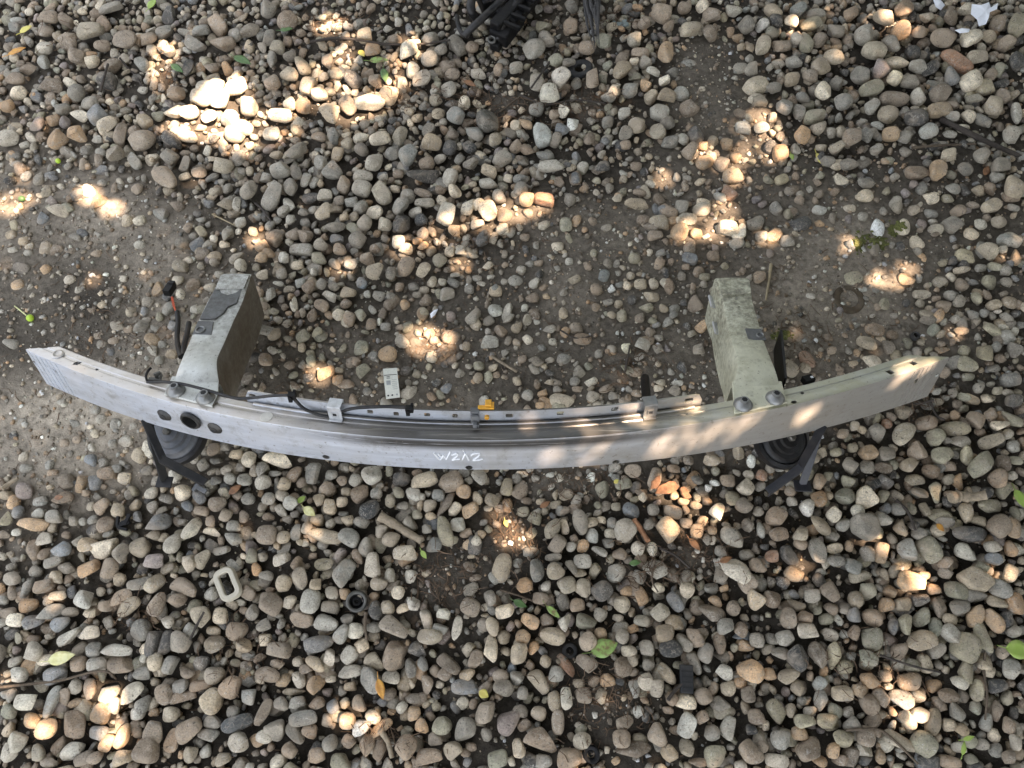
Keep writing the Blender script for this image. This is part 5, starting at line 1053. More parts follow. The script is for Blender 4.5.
# twigs and sticks
def stick(pts, rpx, mat, label, name='twig', cat='twig', group=None, lift=.003, rough=.12, flat=1.0, seg=7):
    k = mpp(*pts[0][:2]); rad = rpx * k / 2
    Z = [seat(a, b, .003)[2] for a, b in pts]
    zf = max(Z[0], Z[-1], np.mean(Z))
    P = []
    for (a, b), z in zip(pts, Z): P.append(onz(a, b, .5 * z + .5 * zf + rad * flat + lift * .4))
    C = catmull(P, 5) if len(P) > 2 else [P[0] + (P[1] - P[0]) * t for t in np.linspace(0, 1, 7)]
    r = random.Random(int(pts[0][0] * 3 + pts[0][1]))
    rr = [rad * (1 + r.uniform(-rough, rough)) * (1 - .25 * i / len(C)) for i in range(len(C))]
    return lie(name, tube(C, rr, seg, True, flat), mat, C[0], label, cat, group, 60)
stick([(380, 516), (394, 524), (408, 533), (422, 541)], 9.5, M['wood'], 'thick short weathered stick below the beam at the centre', 'wooden_stick', 'stick', rough=.15, seg=9)
stick([(0, 687), (30, 684), (62, 680), (92, 672), (108, 672), (116, 679)], 3.0, M['twig'], 'long thin curved brown twig near the lower left edge')
stick([(2, 489), (10, 483), (18, 478)], 5, M['wood'], 'short pale stick at the left edge under the beam tip', 'wooden_stick', 'stick')
stick([(771, 264), (769, 280), (766, 300)], 3, M['straw'], 'thin straight pale stem on soil beside the right crash box', 'dry_stem', 'stem')
stick([(491, 356), (504, 364), (517, 372)], 3, M['wood'], 'thin straight stick on soil behind the beam', 'wooden_stick', 'stick')
stick([(951, 498), (960, 496), (972, 497), (986, 495)], 11, M['wood'], 'pale broken piece of wood among gravel at the right', 'wood_chunk', 'wood', rough=.3, seg=9)
stick([(941, 119), (965, 131), (992, 144), (1022, 157)], 6, M['dark_wood'], 'dark wet stick at the right edge in the upper gravel', 'wooden_stick', 'stick')
stick([(912, 148), (930, 146), (952, 145), (976, 144)], 3, M['twig'], 'thin reddish twig left of the dark wet stick')
stick([(634, 520), (641, 530), (648, 541)], 6, M['bark_orange'], 'short brown stick wedged between pebbles right of centre', 'wooden_stick', 'stick')
stick([(985, 652), (984, 672), (987, 695), (985, 720)], 2.6, M['twig'], 'thin upright brown stem on gravel at the lower right')
stick([(846, 730), (862, 729), (880, 730), (898, 744), (918, 764)], 3, M['twig'], 'bent brown twig along the bottom edge at the right')
stick([(880, 655), (900, 662), (920, 668), (940, 672)], 2.6, M['dark_wood'], 'dark thin twig above the small sun patch at lower right')
stick([(366, 612), (365, 626), (367, 640)], 3.4, M['twig'], 'short purplish stem below the round metal grommet')
stick([(557, 49), (548, 64), (538, 78), (531, 88)], 2.4, M['dark_wood'], 'thin dark twig under the black plastic part at the top')
stick([(212, 214), (222, 219), (234, 225)], 1.8, M['straw'], 'hair-thin dry stem left of centre on the soil', 'dry_stem', 'stem')
stick([(255, 203), (263, 210), (271, 221)], 2.2, M['dark_wood'], 'short dark curved twig above the left crash box')
stick([(120, 58), (128, 68), (136, 76), (143, 88)], 2.4, M['dark_wood'], 'dark root-like twig left of the big sun patch')
stick([(100, 92), (104, 78), (108, 64)], 3.0, M['dark_wood'], 'dark leaning twig in the upper left gravel')
stick([(520, 95), (545, 104), (575, 100), (605, 103)], 2.2, M['dark_wood'], 'long thin dark twig across the upper centre gravel')
stick([(500, 112), (515, 100), (528, 92)], 2.0, M['twig'], 'thin brown twig in dark litter at the upper centre')
stick([(310, 42), (335, 38), (360, 40), (385, 44), (420, 44), (450, 40)], 2.8, M['dark_wood'], 'long dark twig lying along the top gravel left of the black part')
stick([(930, 400), (936, 415), (945, 420)], 2.4, M['dark_wood'], 'short dark twig under the right tip of the beam')
stick([(905, 402), (918, 404), (934, 400)], 2.4, M['dark_wood'], 'dark dry twig lying flat under the right tip of the beam')
stick([(660, 548), (676, 556), (690, 568)], 2.6, M['dark_wood'], 'dark twig on bare soil right of centre below the beam')
stick([(655, 560), (652, 580), (658, 592)], 2.2, M['twig'], 'curved thin twig below the short brown stick')
stick([(500, 590), (520, 596), (545, 606)], 2.4, M['twig'], 'thin twig beside the dark green leaf at lower centre')
stick([(380, 730), (388, 742), (392, 758)], 6, M['wood'], 'brown rotten stick at the bottom edge left of centre', 'wooden_stick', 'stick')
stick([(190, 640), (197, 625), (204, 612)], 3, M['dark_wood'], 'dark twig between pebbles at the lower left')
stick([(668, 700), (675, 690), (682, 684)], 4, M['dark_wood'], 'knobbly dark root end near the black rubber block')
stick([(896, 500), (908, 512), (915, 530)], 3.4, M['dark_wood'], 'dark bark strip lying across pebbles at the right')
stick([(560, 330), (575, 338), (592, 336)], 1.8, M['dark_wood'], 'fine dark root on the soil behind the beam')
stick([(625, 372), (628, 356), (630, 345)], 2.4, M['dark_wood'], 'fine upright dark root left of the right crash box')
# orange bark chips in the sun
for (a, b), t, l in (((667, 488), 20, 'largest orange bark chip in the sun patch below the beam'), ((684, 493), -50, 'small orange bark chip right of the largest one'), ((655, 483), 60, 'orange bark chip left of the largest one')):
    P = seat(a, b, .006); k = mpp(a, b); L_ = (13 if 'largest' in l[:8] else 8) * k
    rr = random.Random(a)
    poly = [(L_ * (1 + rr.uniform(-.3, .2)) * math.cos(w), L_ * .5 * (1 + rr.uniform(-.35, .3)) * math.sin(w)) for w in np.linspace(0, 6.28, 12)[:-1]]
    lie('bark_chip', prism(poly, P, basis((.15, -.1, 1), (math.cos(R(t)), math.sin(R(t)), 0)), .006), M['bark_orange'], P, l, 'bark chip', None, None, .0012)

# printed tag
c4 = [(383, 369), (397, 368), (400, 397), (386, 399)]
z = max(seat(*q, .004)[2] for q in c4) * .7 + .004
P4 = [onz(a, b, z + dz) for (a, b), dz in zip(c4, (.002, .001, 0, .0015))]
def on_tag(u, v, lift=.0012):
    return (P4[0] * (1 - u) + P4[1] * u) * (1 - v) + (P4[3] * (1 - u) + P4[2] * u) * v + np.array([0, 0, lift + .0012 * math.sin(v * 5)])
nv = 8
V = [on_tag(u, j / nv, h) for h in (0, .0008) for j in range(nv + 1) for u in (0, 1)]
o1 = 2 * (nv + 1)
F = []
for j in range(nv):
    F += [(o1 + 2 * j, o1 + 2 * j + 1, o1 + 2 * j + 3, o1 + 2 * j + 2), (2 * j, 2 * j + 2, 2 * j + 3, 2 * j + 1), (2 * j, o1 + 2 * j, o1 + 2 * j + 2, 2 * j + 2), (2 * j + 1, 2 * j + 3, o1 + 2 * j + 3, o1 + 2 * j + 1)]
F += [(0, 1, o1 + 1, o1), (2 * nv, o1 + 2 * nv, o1 + 2 * nv + 1, 2 * nv + 1)]
M['tag'] = plain('tag_paper', (.62, .62, .54), .7, var=.12, scale=300)
M['faint_ink'] = plain('faint_ink', (.30, .31, .30), .8)
tg = lie('printed_tag', (V, F), M['tag'], P4[3], 'small white printed paper tag lying behind the beam', 'tag')
def mark(u0, u1, v0, v1, mat, name):
    q = [on_tag(u, v, .0011) for u, v in ((u0, v0), (u1, v0), (u1, v1), (u0, v1))]
    return sub(name, (q, [(0, 1, 2, 3)]), mat, tg)
mark(.05, .95, .225, .245, M['ink'], 'printed_line')
for v in (.28, .33): mark(.2, .45, v, v + .018, M['ink'], 'printed_line')
mark(.15, .45, .42, .56, M['faint_ink'], 'printed_block')
for v in (.40, .46, .52, .58, .64, .70): mark(.55, .9, v, v + .012, M['faint_ink'], 'printed_line')
for u, m_ in ((.18, M['ink']), (.47, M['ink']), (.8, M['faint_ink'])):
    c = on_tag(u, .90, .0011)
    sub('printed_dot', (lathe([(.0016, 0), (.0001, .0001)], c, basis((0, 0, 1)), 10, False)), m_, tg)

# beige plastic frame
c4 = [np.array(q, float) for q in ((211, 574), (231.5, 563.5), (246, 593), (225.5, 607.5))]
z = max(seat(*q, .004)[2] for q in c4) + .001
W4 = [onz(q[0], q[1], z) for q in c4]
cc = sum(W4) / 4; ex = (W4[1] - W4[0]); ey = (W4[2] - W4[1]); lx, ly = np.linalg.norm(ex) / 2, np.linalg.norm(ey) / 2
ex /= np.linalg.norm(ex); ey -= ex * np.dot(ex, ey); ey /= np.linalg.norm(ey)
def rrect(a, b, r, n=6):
    out = []
    for sx, sy, w0 in ((1, 1, 0), (-1, 1, 1), (-1, -1, 2), (1, -1, 3)):
        for k in range(n + 1):
            w = (w0 + k / n) * math.pi / 2
            out.append((sx * (a - r) + r * math.cos(w), sy * (b - r) + r * math.sin(w)))
    return out
V, F = [], []
loops = [(lx, ly, .012, 0), (lx, ly, .012, .006), (lx - .0022, ly - .0022, .0105, .0095), (lx - .0075, ly - .0075, .0055, .0095), (lx - .0088, ly - .0088, .0045, .008), (lx - .0088, ly - .0088, .0045, 0)]
for a, b, r, h in loops:
    for x, y in rrect(a, b, r): V.append(cc + ex * x + ey * y + np.array([0, 0, h]))
nr = 28
for i in range(len(loops)):
    j = (i + 1) % len(loops)
    for k in range(nr):
        F.append((i * nr + k, i * nr + (k + 1) % nr, j * nr + (k + 1) % nr, j * nr + k))
lie('plastic_bezel', (V, F), M['beige_plastic'], cc, 'beige rounded rectangular plastic bezel frame on the lower left gravel', 'bezel', None, 40)

# metal grommet, rings, rubber bits
def ring(px, py, r_out, r_in, h, mat, name, label, cat, sx=1.0, ang=0, lift=0, tilt=(0, 0, 1), dark=None):
    P = seat(px, py, .006) + np.array([0, 0, lift]); k = mpp(px, py)
    a, b = r_out * k, r_in * k
    prof = [(a * .96, -h), (a, -h * .3), (a * .98, h * .5), (a * .9, h), ((a + b) / 2, h * 1.08), (b * 1.05, h * .8), (b, 0), (b, -h)]
    v, f = lathe(prof + [prof[0]], (0, 0, 0), np.eye(3), 30, False)
    Mx = basis(tilt, (math.cos(ang), math.sin(ang), 0)); v = [P + Mx @ (np.array([sx, 1, 1]) * p) for p in v]
    o = lie(name, (v, f), mat, P, label, cat, None, 45)
    if dark:
        sub(dark, lathe([(b * 1.0, -h * .2), (b * .7, -h * .9), (b * .62, -h * .2), (b * .34, -h * .2), (b * .3, -h * 1.2), (b * .02, -h * 1.2)], P, Mx, 24, False), M['black_plastic'], o, 40)
    return o
ring(357, 601.5, 11, 7.0, .004, M['steel_dark'], 'grommet', 'round metal-rimmed grommet with dark centre on the lower gravel', 'grommet', 1, 0, .002, (.1, -.1, 1), 'grommet_core')
ring(580, 70, 13.5, 6.0, .004, M['rubber'], 'rubber_ring', 'oval black rubber ring around a pebble at the top', 'rubber ring', .78, R(-60), .003)
ring(849, 299, 16, 9, .0035, M['rust'], 'rusty_ring', 'flat rusty iron ring half sunk in the soil right of the crash box', 'ring', 1, 0, -.001)
ring(915, 336, 4.2, 2.2, .005, M['rubber'], 'rubber_ring', 'tiny dark tube ring on the soil above the right beam tip', 'rubber ring')
ring(570, 651, 8, 4.0, .003, M['rubber'], 'rubber_cap', 'small dark round cap left of the large spotted leaf', 'grommet', 1, 0, -.002, (.2, .1, 1), 'cap_core')  # this and the next are dark round caps
ring(591, 754, 10, 4.5, .004, M['black_plastic'], 'plastic_cap', 'dark round plastic cap at the bottom edge centre', 'grommet', .85, .6, -.001, (.1, -.2, 1), 'cap_core')
P = seat(686, 679, .005) + np.array([0, 0, .003]); k = mpp(686, 679)
vb = box(P, 6.5 * k, 13.5 * k, .0045, rot_z(-.06))
rb = lie('rubber_block', vb, M['rubber'], P, 'small black rectangular rubber block on the lower gravel', 'rubber block', None, None, .0015)
sub('groove', join(*[box(P + np.array([0, d * k, .0047]), 5.5 * k, .7 * k, .0006, rot_z(-.06)) for d in (-8, -3, 2, 7)]), M['ink'], rb)
P = seat(124, 524, .005) + np.array([0, 0, .003])
lie('plastic_fragment', join(box(P, .010, .004, .003, rot_z(.4)), box(P + np.array([.006, .006, .002]), .003, .009, .002, rot_z(-.3)), box(P + np.array([-.008, .004, .001]), .002, .007, .003, rot_z(.1)), box(P + np.array([.002, -.008, .001]), .007, .002, .003, rot_z(-.2))), M['black_plastic'], P, 'broken dark plastic fragment below the left end of the beam', 'plastic fragment', None, None, .0008)
P = seat(201, 489, .005) + np.array([0, 0, .002])
lie('plastic_fragment', join(box(P, .011, .0035, .002, rot_z(-.5)), box(P + np.array([-.006, .005, .001]), .0028, .010, .002, rot_z(-.5))), M['grey_plastic'], P, 'grey plastic fragment beside the left horn bracket foot', 'plastic fragment', None, None, .0008)
P = seat(620, 25, .004) + np.array([0, 0, .002])
M['teal_plastic'] = plain('faded_green_plastic', (.16, .20, .19), .5, dust=.3)
lie('plastic_fragment', join(box(P, .014, .005, .0018, rot_z(-.1)), box(P + np.array([.010, .001, .002]), .005, .008, .002, rot_z(.3)), box(P + np.array([-.011, .002, .001]), .004, .003, .003, rot_z(-.6))), M['teal_plastic'], P, 'faded grey-green plastic clip among litter at the top', 'plastic fragment', None, None, .0012)

# paper scraps
def scrap(poly, label, bend=.25, seed=1):
    P = [seat(a, b, .003) for a, b in poly]
    c = sum(P) / len(P); z = max(q[2] for q in P)
    r = random.Random(seed)
    top = []
    for a, b in poly:
        q = onz(a, b, z + .003 + r.uniform(-.002, .004)); top.append(q)
    cen = sum(top) / len(top) + np.array([0, 0, .003])
    n = len(top)
    V = top + [cen] + [p - np.array([0, 0, .0007]) for p in top] + [cen - np.array([0, 0, .0007])]
    F = [(i, (i + 1) % n, n) for i in range(n)] + [(n + 1 + (i + 1) % n, n + 1 + i, 2 * n + 1) for i in range(n)] + [(i, n + 1 + i, n + 1 + (i + 1) % n, (i + 1) % n) for i in range(n)]
    return lie('paper_scrap', (V, F), M['paper'], c, label, 'paper')
scrap([(972, 4), (981, 5), (989, 2), (991, 8), (998, 3), (997, 9), (990, 12), (989, 17), (986, 24), (979, 26), (977, 19), (971, 14)], 'largest torn white paper scrap at the top right', seed=1)
scrap([(933, -1), (941, 0), (945, 5), (941, 10), (936, 7)], 'white paper scrap at the top edge left of the largest one', seed=2)
scrap([(955, 30), (962, 28), (970, 29), (969, 32), (960, 33)], 'thin white paper strip below the largest scrap', seed=3)
scrap([(430, 314), (434, 310), (438, 309), (435, 315), (431, 318)], 'tiny white paper sliver on the soil behind the beam', seed=4)

# green fruit with its stem
P = onz(30, 318, .014); k = mpp(30, 318); g = float(ground_z(np.array(P[0]), np.array(P[1]))); P = onz(30, 318, g + 3.3 * k)
v, f = ICO[3]
fr = lie('green_fruit', ([P + 3.6 * k * q for q in v], f), M['fruit'], P, 'small round green fruit with long stem on dark soil at the left', 'fruit', None, 80)
sub('fruit_stem', tube(catmull([onz(26.5, 315.5, g + .005), onz(21, 311, g + .004), onz(14.5, 306, g + .003)], 4), .0011, 6), M['stem'], fr)
P = seat(23, 200, .003) + np.array([0, 0, .004])
lie('green_fruit', ([P + .0062 * q * np.array([1, .85, .8]) for q in v], f), M['leaf_green'], P, 'dull green fruit in the sun streak at the left edge', 'fruit', None, 80)
P = seat(59, 162, .003) + np.array([0, 0, .003])
lie('green_fruit', ([P + .0048 * q for q in v], f), M['fruit'], P, 'tiny green fruit among upper left pebbles', 'fruit', None, 80)

# black plastic part and frayed fibre at the top
b0 = onz(498, 14, 0)
def T(px, py, z): return onz(px, py, z)
bp = lie('car_part', join(box(T(522, -4, .034), .030, .080, .014, rot_z(R(-30)) @ basis((.25, .1, 1))), box(T(512, 8, .046), .012, .060, .012, rot_z(R(-34))), box(T(507, 27, .030), .020, .036, .015, rot_z(R(-30))), box(T(486, -2, .030), .016, .03, .018, rot_z(R(20)))), M['black_plastic'], b0, 'black plastic car part with hoses lying at the top edge', 'car part', None, None, .004)
sub('hose', tube(catmull([T(515, -14, .06), T(500, 2, .06), T(487, 14, .055), T(474, 26, .045), T(465, 35, .03)], 6), .0072, 12), M['cable'], bp, 60)
sub('hose', tube(catmull([T(478, -16, .05), T(472, -2, .05), T(471, 10, .045), T(476, 18, .03)], 6), .0085, 12), M['cable'], bp, 60)
sub('hose', tube(catmull([T(457, 16, .025), T(458, 24, .03), T(461, 32, .03), T(466, 36, .025)], 6), .0045, 10), M['cable'], bp, 60)
sub('hose', tube(catmull([T(520, -10, .058), T(512, 10, .052), T(503, 26, .045), T(498, 40, .03)], 6), .0055, 10), M['cable'], bp, 60)
e = T(492, 40, .028); Me = basis((-.1, -.3, 1))
sub('eyelet', lathe([(.0085, -.004), (.0085, .003), (.0065, .0042), (.0042, .003), (.0038, -.004)], e, Me, 20, False), M['steel_dark'], bp, 40)
sub('lug', box(T(497, 44, .018), .010, .012, .008, rot_z(R(-25))), M['black_plastic'], bp, None, .002)
sub('rib', join(*[box(T(526 - 5 * i, -2 + 9 * i, .052), .020, .003, .004, rot_z(R(-27))) for i in range(4)]), M['black_plastic'], bp, None, .001)
fb0 = onz(594, 0, 0)
strands = []
for i in range(26):
    a = rnd.uniform(-9, 9); b = rnd.uniform(18, 55)
    strands.append(tube(catmull([T(590 + a * .8, -30, .03 + rnd.uniform(-.01, .012)), T(592 + a, -8, .032 + rnd.uniform(-.01, .012)), T(594 + a * .7 + rnd.uniform(-2, 2), b * .45, .028 + rnd.uniform(-.008, .01)), T(597 + a * .35, b, .020 + rnd.uniform(0, .008))], 5), [.0026] * 11 + [.0018, .0012, .0008, .0005, .0003], 5))
lie('fibre_bundle', join(*strands), M['fibre'], fb0, 'frayed dark grey fibrous strip hanging in from the top edge', 'fibre strip', None, 60)

# moss cushions on the soil
def moss(px, py, a, b, ang, label):
    P = onz(px, py, .006); k = mpp(px, py); vv, ff = ICO[2]
    r = np.random.default_rng(int(px)); Mx = rot_z(R(ang)); pcs = []
    for _ in range(90):
        q = r.normal(size=2) * .45
        c = P + Mx @ np.array([q[0] * a * k, q[1] * b * k, 0]); c[2] = top_z(c[0], c[1]) + .0003
        sz = r.uniform(.0012, .0034)
        pcs.append(([c + p * sz * np.array([1.2, 1, .55]) * r.uniform(.85, 1.15) for p in vv], ff))
    lie('moss_clump', join(*pcs), M['moss'], P, label, 'moss', None, 80)
moss(862, 241, 14, 7.5, 55, 'larger mossy green stone on the upper right soil')
moss(880, 240, 7, 9, 80, 'smaller moss clump right of the larger mossy one')
moss(896, 226, 6, 7, 0, 'moss clump between pale pebbles on the upper right soil')
moss(783, 335, 10, 6, 10, 'faint moss patch beside the right crash box')

# dry needles, rootlets and crumbs
LIT = [(520, 105, 45, 14, 130), (590, 100, 30, 16, 120), (615, 15, 30, 14, 90), (330, 18, 40, 12, 110), (165, 62, 14, 22, 70), (440, 575, 32, 26, 130), (515, 535, 24, 26, 150), (690, 555, 34, 24, 150), (605, 700, 40, 36, 160),
       (650, 570, 30, 20, 90), (920, 402, 24, 14, 80), (570, 480, 40, 14, 110), (410, 95, 30, 16, 70), (480, 240, 50, 20, 70), (430, 345, 30, 14, 70), (240, 650, 40, 30, 70), (130, 610, 30, 20, 50), (380, 740, 40, 16, 70), (870, 660, 50, 30, 80), (630, 365, 30, 20, 70),
       (95, 330, 60, 40, 50), (280, 330, 30, 30, 50), (800, 330, 30, 30, 60), (40, 30, 40, 20, 60), (512, 384, 520, 390, 900), (470, 90, 30, 20, 80)]
V, F, off = [], [], 0
LV_, LF_ = [], []
for cx, cy, sx, sy, n in LIT:
    for _ in range(n):
        a = rnd.gauss(cx, sx * .6) if n < 500 else rnd.uniform(0, 1024); b = rnd.gauss(cy, sy * .6) if n < 500 else rnd.uniform(0, 768)
        P = onz(a, b, .01)
        z = top_z(P[0], P[1]) if n < 500 else float(ground_z(np.array(P[0]), np.array(P[1])))
        P[2] = z + .0012
        L_ = rnd.uniform(.006, .026); w = rnd.uniform(0, 6.28); cv = rnd.uniform(-.5, .5); r_ = rnd.uniform(.00035, .0009)
        pts = [P, P + L_ * .5 * np.array([math.cos(w), math.sin(w), rnd.uniform(-.1, .12)]), P + L_ * np.array([math.cos(w + cv), math.sin(w + cv), rnd.uniform(-.2, .15)])]
        v_, f_ = tube(pts, [r_, r_, r_ * .5], 3, False)
        LV_ += v_; LF_ += [tuple(i + off for i in q) for q in f_]; off += len(v_)
M['needle'] = plain('dry_needle', (.115, .075, .045), .9, var=.55, scale=90)
lt = mesh_obj('dry_litter', LV_, LF_, M['needle'])
tag(lt, 'dry needles and rootlets scattered over soil and pebbles', 'litter', kind='stuff')
# ------------------------------------------------------------------ the tree overhead that throws the shade
E1 = np.cross(SUN, [0, 1, 0]); E1 /= np.linalg.norm(E1); E2 = np.cross(SUN, E1)
def sun2(P): P = np.asarray(P, float); return np.stack([P @ E1, P @ E2], -1)
# sun flecks: pixel, half sizes in px, turn, surface height
FLECKS = [(205, 117, 34, 15, 12), (235, 97, 14, 18, 0), (238, 128, 12, 22, 0), (182, 122, 18, 7, 0), (222, 110, 24, 24, 0), (217, 92, 16, 9, 25), (242, 90, 9, 12, 0), (243, 142, 8, 8, 0),
          (408, 52, 12, 16, 0), (408, 72, 9, 9, 0), (372, 98, 18, 10, 20), (312, 88, 18, 9, 20), (330, 70, 14, 8, 0), (275, 112, 12, 10, 0), (270, 132, 12, 8, 20), (300, 100, 12, 8, 0), (335, 20, 18, 6, 10), (360, 40, 12, 6, 0), (290, 125, 9, 6, 0), (345, 55, 9, 7, 0),
          (166, 48, 9, 9, 0), (160, 72, 8, 12, 0), (12, 201, 18, 8, 10), (112, 207, 9, 6, 0), (300, 76, 9, 7, 0), (326, 97, 10, 7, 0), (352, 82, 9, 7, 0), (392, 86, 9, 8, 0), (348, 112, 10, 6, 0), (425, 60, 7, 8, 0), (495, 225, 12, 6, 0), (745, 175, 8, 6, 0), (735, 232, 12, 8, 0), (700, 222, 9, 7, 0), (18, 172, 9, 5, -20), (88, 192, 9, 7, 0),
          (480, 212, 22, 8, 15), (445, 232, 16, 8, 15), (512, 206, 18, 8, -10), (540, 200, 11, 6, 0), (405, 246, 9, 6, 10), (462, 218, 12, 7, 0), (465, 262, 6, 6, 0), (345, 268, 10, 4, 0),
          (432, 340, 18, 10, -15), (443, 348, 12, 8, 0), (322, 373, 9, 7, 0), (260, 236, 7, 9, 0), 
          (768, 130, 14, 14, 0), (752, 150, 13, 8, 30), (738, 166, 12, 6, 0), (722, 222, 16, 13, 0), (735, 208, 9, 11, 60), (690, 232, 10, 7, 0), (770, 112, 12, 5, 0), (778, 148, 8, 8, 0), (775, 235, 8, 5, 0), (710, 150, 9, 7, 0), (668, 175, 7, 6, 0), (740, 120, 6, 5, 0),
          (902, 274, 18, 7, 20), (918, 264, 9, 5, 20), (925, 326, 6, 5, 0), (963, 329, 7, 4, 0), (938, 168, 11, 7, 0), (905, 22, 7, 9, 0), (885, 14, 6, 5, 0), (800, 25, 7, 5, 0), (1018, 250, 6, 9, 0), (920, 165, 8, 5, 0),
          (668, 488, 17, 7, 10), (680, 497, 9, 6, 0), (706, 508, 10, 10, 0), (696, 530, 7, 9, 0), (722, 512, 7, 8, 0), (668, 528, 5, 8, 0), (518, 535, 12, 10, 0), (505, 520, 9, 8, 0),
          (365, 722, 11, 8, -30), (350, 728, 7, 7, 0), (345, 715, 7, 6, 0), (908, 699, 12, 9, 0), (900, 684, 7, 5, 0), (918, 718, 8, 7, 0), (928, 700, 8, 6, 0),
          (114, 738, 8, 10, 35), (104, 700, 8, 13, 70), (40, 728, 11, 7, 0), (815, 568, 8, 6, 0), (790, 572, 9, 5, 0), (925, 582, 13, 8, -20), (1012, 562, 7, 11, 0), (885, 545, 5, 10, 70), 
          (290, 400, 5, 4, 0)]
holes = []
for i_, (a, b, rx, ry, an) in enumerate(FLECKS):
    an = R(an); q_ = 1.1 if i_ < 8 else (1.3 if rx * ry > 110 else 1.12); rx *= q_; ry *= q_
    c = sun2(onz(a, b, .012)); ex = sun2(onz(a + rx * math.cos(an), b - rx * math.sin(an), .012)) - c; ey = sun2(onz(a - ry * math.sin(an), b - ry * math.cos(an), .012)) - c
    holes.append((c, ex, ey))
N_HARD = 8                                                    # the one clean opening in the crown; the others are thin foliage
# flecks on the beam itself (pixel, half sizes, n)
for a, b, rx, ry, an, n in ((532, 424, 16, 6, 5, 0), (576, 428, 16, 6, 8, 0), (598, 446, 18, 18, -30, -.02), (744, 428, 12, 20, -35, -.02), (672, 442, 16, 16, -12, -.03),
                            (692, 404, 14, 6, 0, .01), (903, 376, 9, 14, -40, -.01), (926, 366, 12, 8, 10, 0), (640, 418, 14, 6, 0, 0), (715, 432, 10, 16, -20, -.02), (815, 414, 5, 14, -35, -.02), (560, 450, 12, 12, -20, -.02)):
    an = R(an)
    rx *= .9; ry *= .9
    W = lambda px, py: BO + Rm @ onp(px, py, n)
    c = sun2(W(a, b)); ex = sun2(W(a + rx * math.cos(an), b - rx * math.sin(an))) - c; ey = sun2(W(a - ry * math.sin(an), b - ry * math.cos(an))) - c
    holes.append((c, ex, ey))
HC = np.array([h[0] for h in holes]); HI = np.array([np.linalg.inv(np.column_stack([h[1], h[2]])) for h in holes])
HRm = np.array([max(np.linalg.norm(h[1]), np.linalg.norm(h[2])) for h in holes])

nl = 78000
gxl = rng.uniform(-1.9, 2.9, nl); gyl = rng.uniform(-1.1, 2.6, nl)
hl = 1.95 + 1.0 * rng.random(nl) ** 1.2
Pc = np.stack([gxl, gyl, 0 * gxl], -1) + SUN[None] * (hl / SUN[2])[:, None]
s2 = sun2(Pc)
LEN = rng.uniform(.05, .085, nl)
ok = np.ones(nl, bool)
for i in range(len(HC)):
    d = s2 - HC[i]
    near_ = np.nonzero((np.abs(d) < HRm[i] * 1.2 + .12).all(1))[0]
    q = d[near_] @ HI[i].T
    rr = np.linalg.norm(q, axis=1); dist = np.linalg.norm(d[near_], axis=1)
    edge = dist * (1 - 1 / np.maximum(rr, 1e-6))               # how far outside the fleck
    ok[near_[(rr < 1) | (edge < LEN[near_] * .30)]] = False
Pc = Pc[ok]; LEN = LEN[ok]; nl = len(Pc)
# smaller leaves low in the crown that fringe the openings
def hole_edge(S):
    e = np.full(len(S), 9.0)
    for i in range(len(HC)):
        d = S - HC[i]; q = d @ HI[i].T; rr = np.linalg.norm(q, axis=1)
        e = np.minimum(e, np.linalg.norm(d, axis=1) * (1 - 1 / np.maximum(rr, 1e-6)))
    return e
n2 = 60000
ci = rng.integers(0, len(HC), n2)
gp = np.array([h[0] for h in holes])[ci] + rng.normal(size=(n2, 2)) * (HRm[ci] + .03)[:, None]
h2 = rng.uniform(1.5, 1.95, n2)
lam = (h2 - gp[:, 0] * E1[2] - gp[:, 1] * E2[2]) / SUN[2]
P2 = gp[:, :1] * E1 + gp[:, 1:] * E2 + lam[:, None] * SUN
ed = hole_edge(sun2(P2)); L2 = rng.uniform(.018, .032, n2)
soft = np.ones(n2, bool)
for i in range(N_HARD):
    soft &= np.linalg.norm((gp - HC[i]) @ HI[i].T, axis=1) > 1.7
thin = soft & (ed <= L2 * .42) & (rng.random(n2) < .045)        # sprigs inside the thin places
up_ = rng.uniform(.5, 1.2, n2); P2 = np.where(thin[:, None], P2 + (up_ / SUN[2])[:, None] * SUN, P2)
m2 = ((ed > L2 * .42) & (ed < .06)) | thin
Pc = np.concatenate([Pc, P2[m2]]); LEN = np.concatenate([LEN, L2[m2]]); nl = len(Pc)
nz = rng.normal(size=(nl, 3)) * .55 + np.array([0, 0, 1.0]) + SUN * .5; nz /= np.linalg.norm(nz, axis=1)[:, None]
dx = rng.normal(size=(nl, 3)); dx -= nz * (dx * nz).sum(1)[:, None]; dx /= np.linalg.norm(dx, axis=1)[:, None]
dy = np.cross(nz, dx)
shape = np.array([(-.5, 0, 0), (-.2, .24, .05), (.2, .22, .05), (.5, 0, -.06), (.2, -.22, .05), (-.2, -.24, .05)])
LV = (Pc[:, None] + LEN[:, None, None] * (shape[None, :, 0:1] * dx[:, None] + shape[None, :, 1:2] * dy[:, None] + shape[None, :, 2:3] * nz[:, None])).reshape(-1, 3)
tri = np.array([(0, 5, 1), (1, 5, 4), (1, 4, 2), (2, 4, 3)])
LF = (np.arange(nl)[:, None, None] * 6 + tri[None]).reshape(-1, 3)
lm, nt, b = newmat('tree_leaf')
b.inputs['Base Color'].default_value = (.075, .12, .03, 1); b.inputs['Roughness'].default_value = .5
tr = nt.nodes.new('ShaderNodeBsdfTranslucent'); tr.inputs['Color'].default_value = (.16, .20, .03, 1)
mx = nt.nodes.new('ShaderNodeMixShader'); mx.inputs[0].default_value = .12
nt.links.new(b.outputs[0], mx.inputs[1]); nt.links.new(tr.outputs[0], mx.inputs[2])
nt.links.new(mx.outputs[0], nt.nodes['Material Output'].inputs['Surface'])
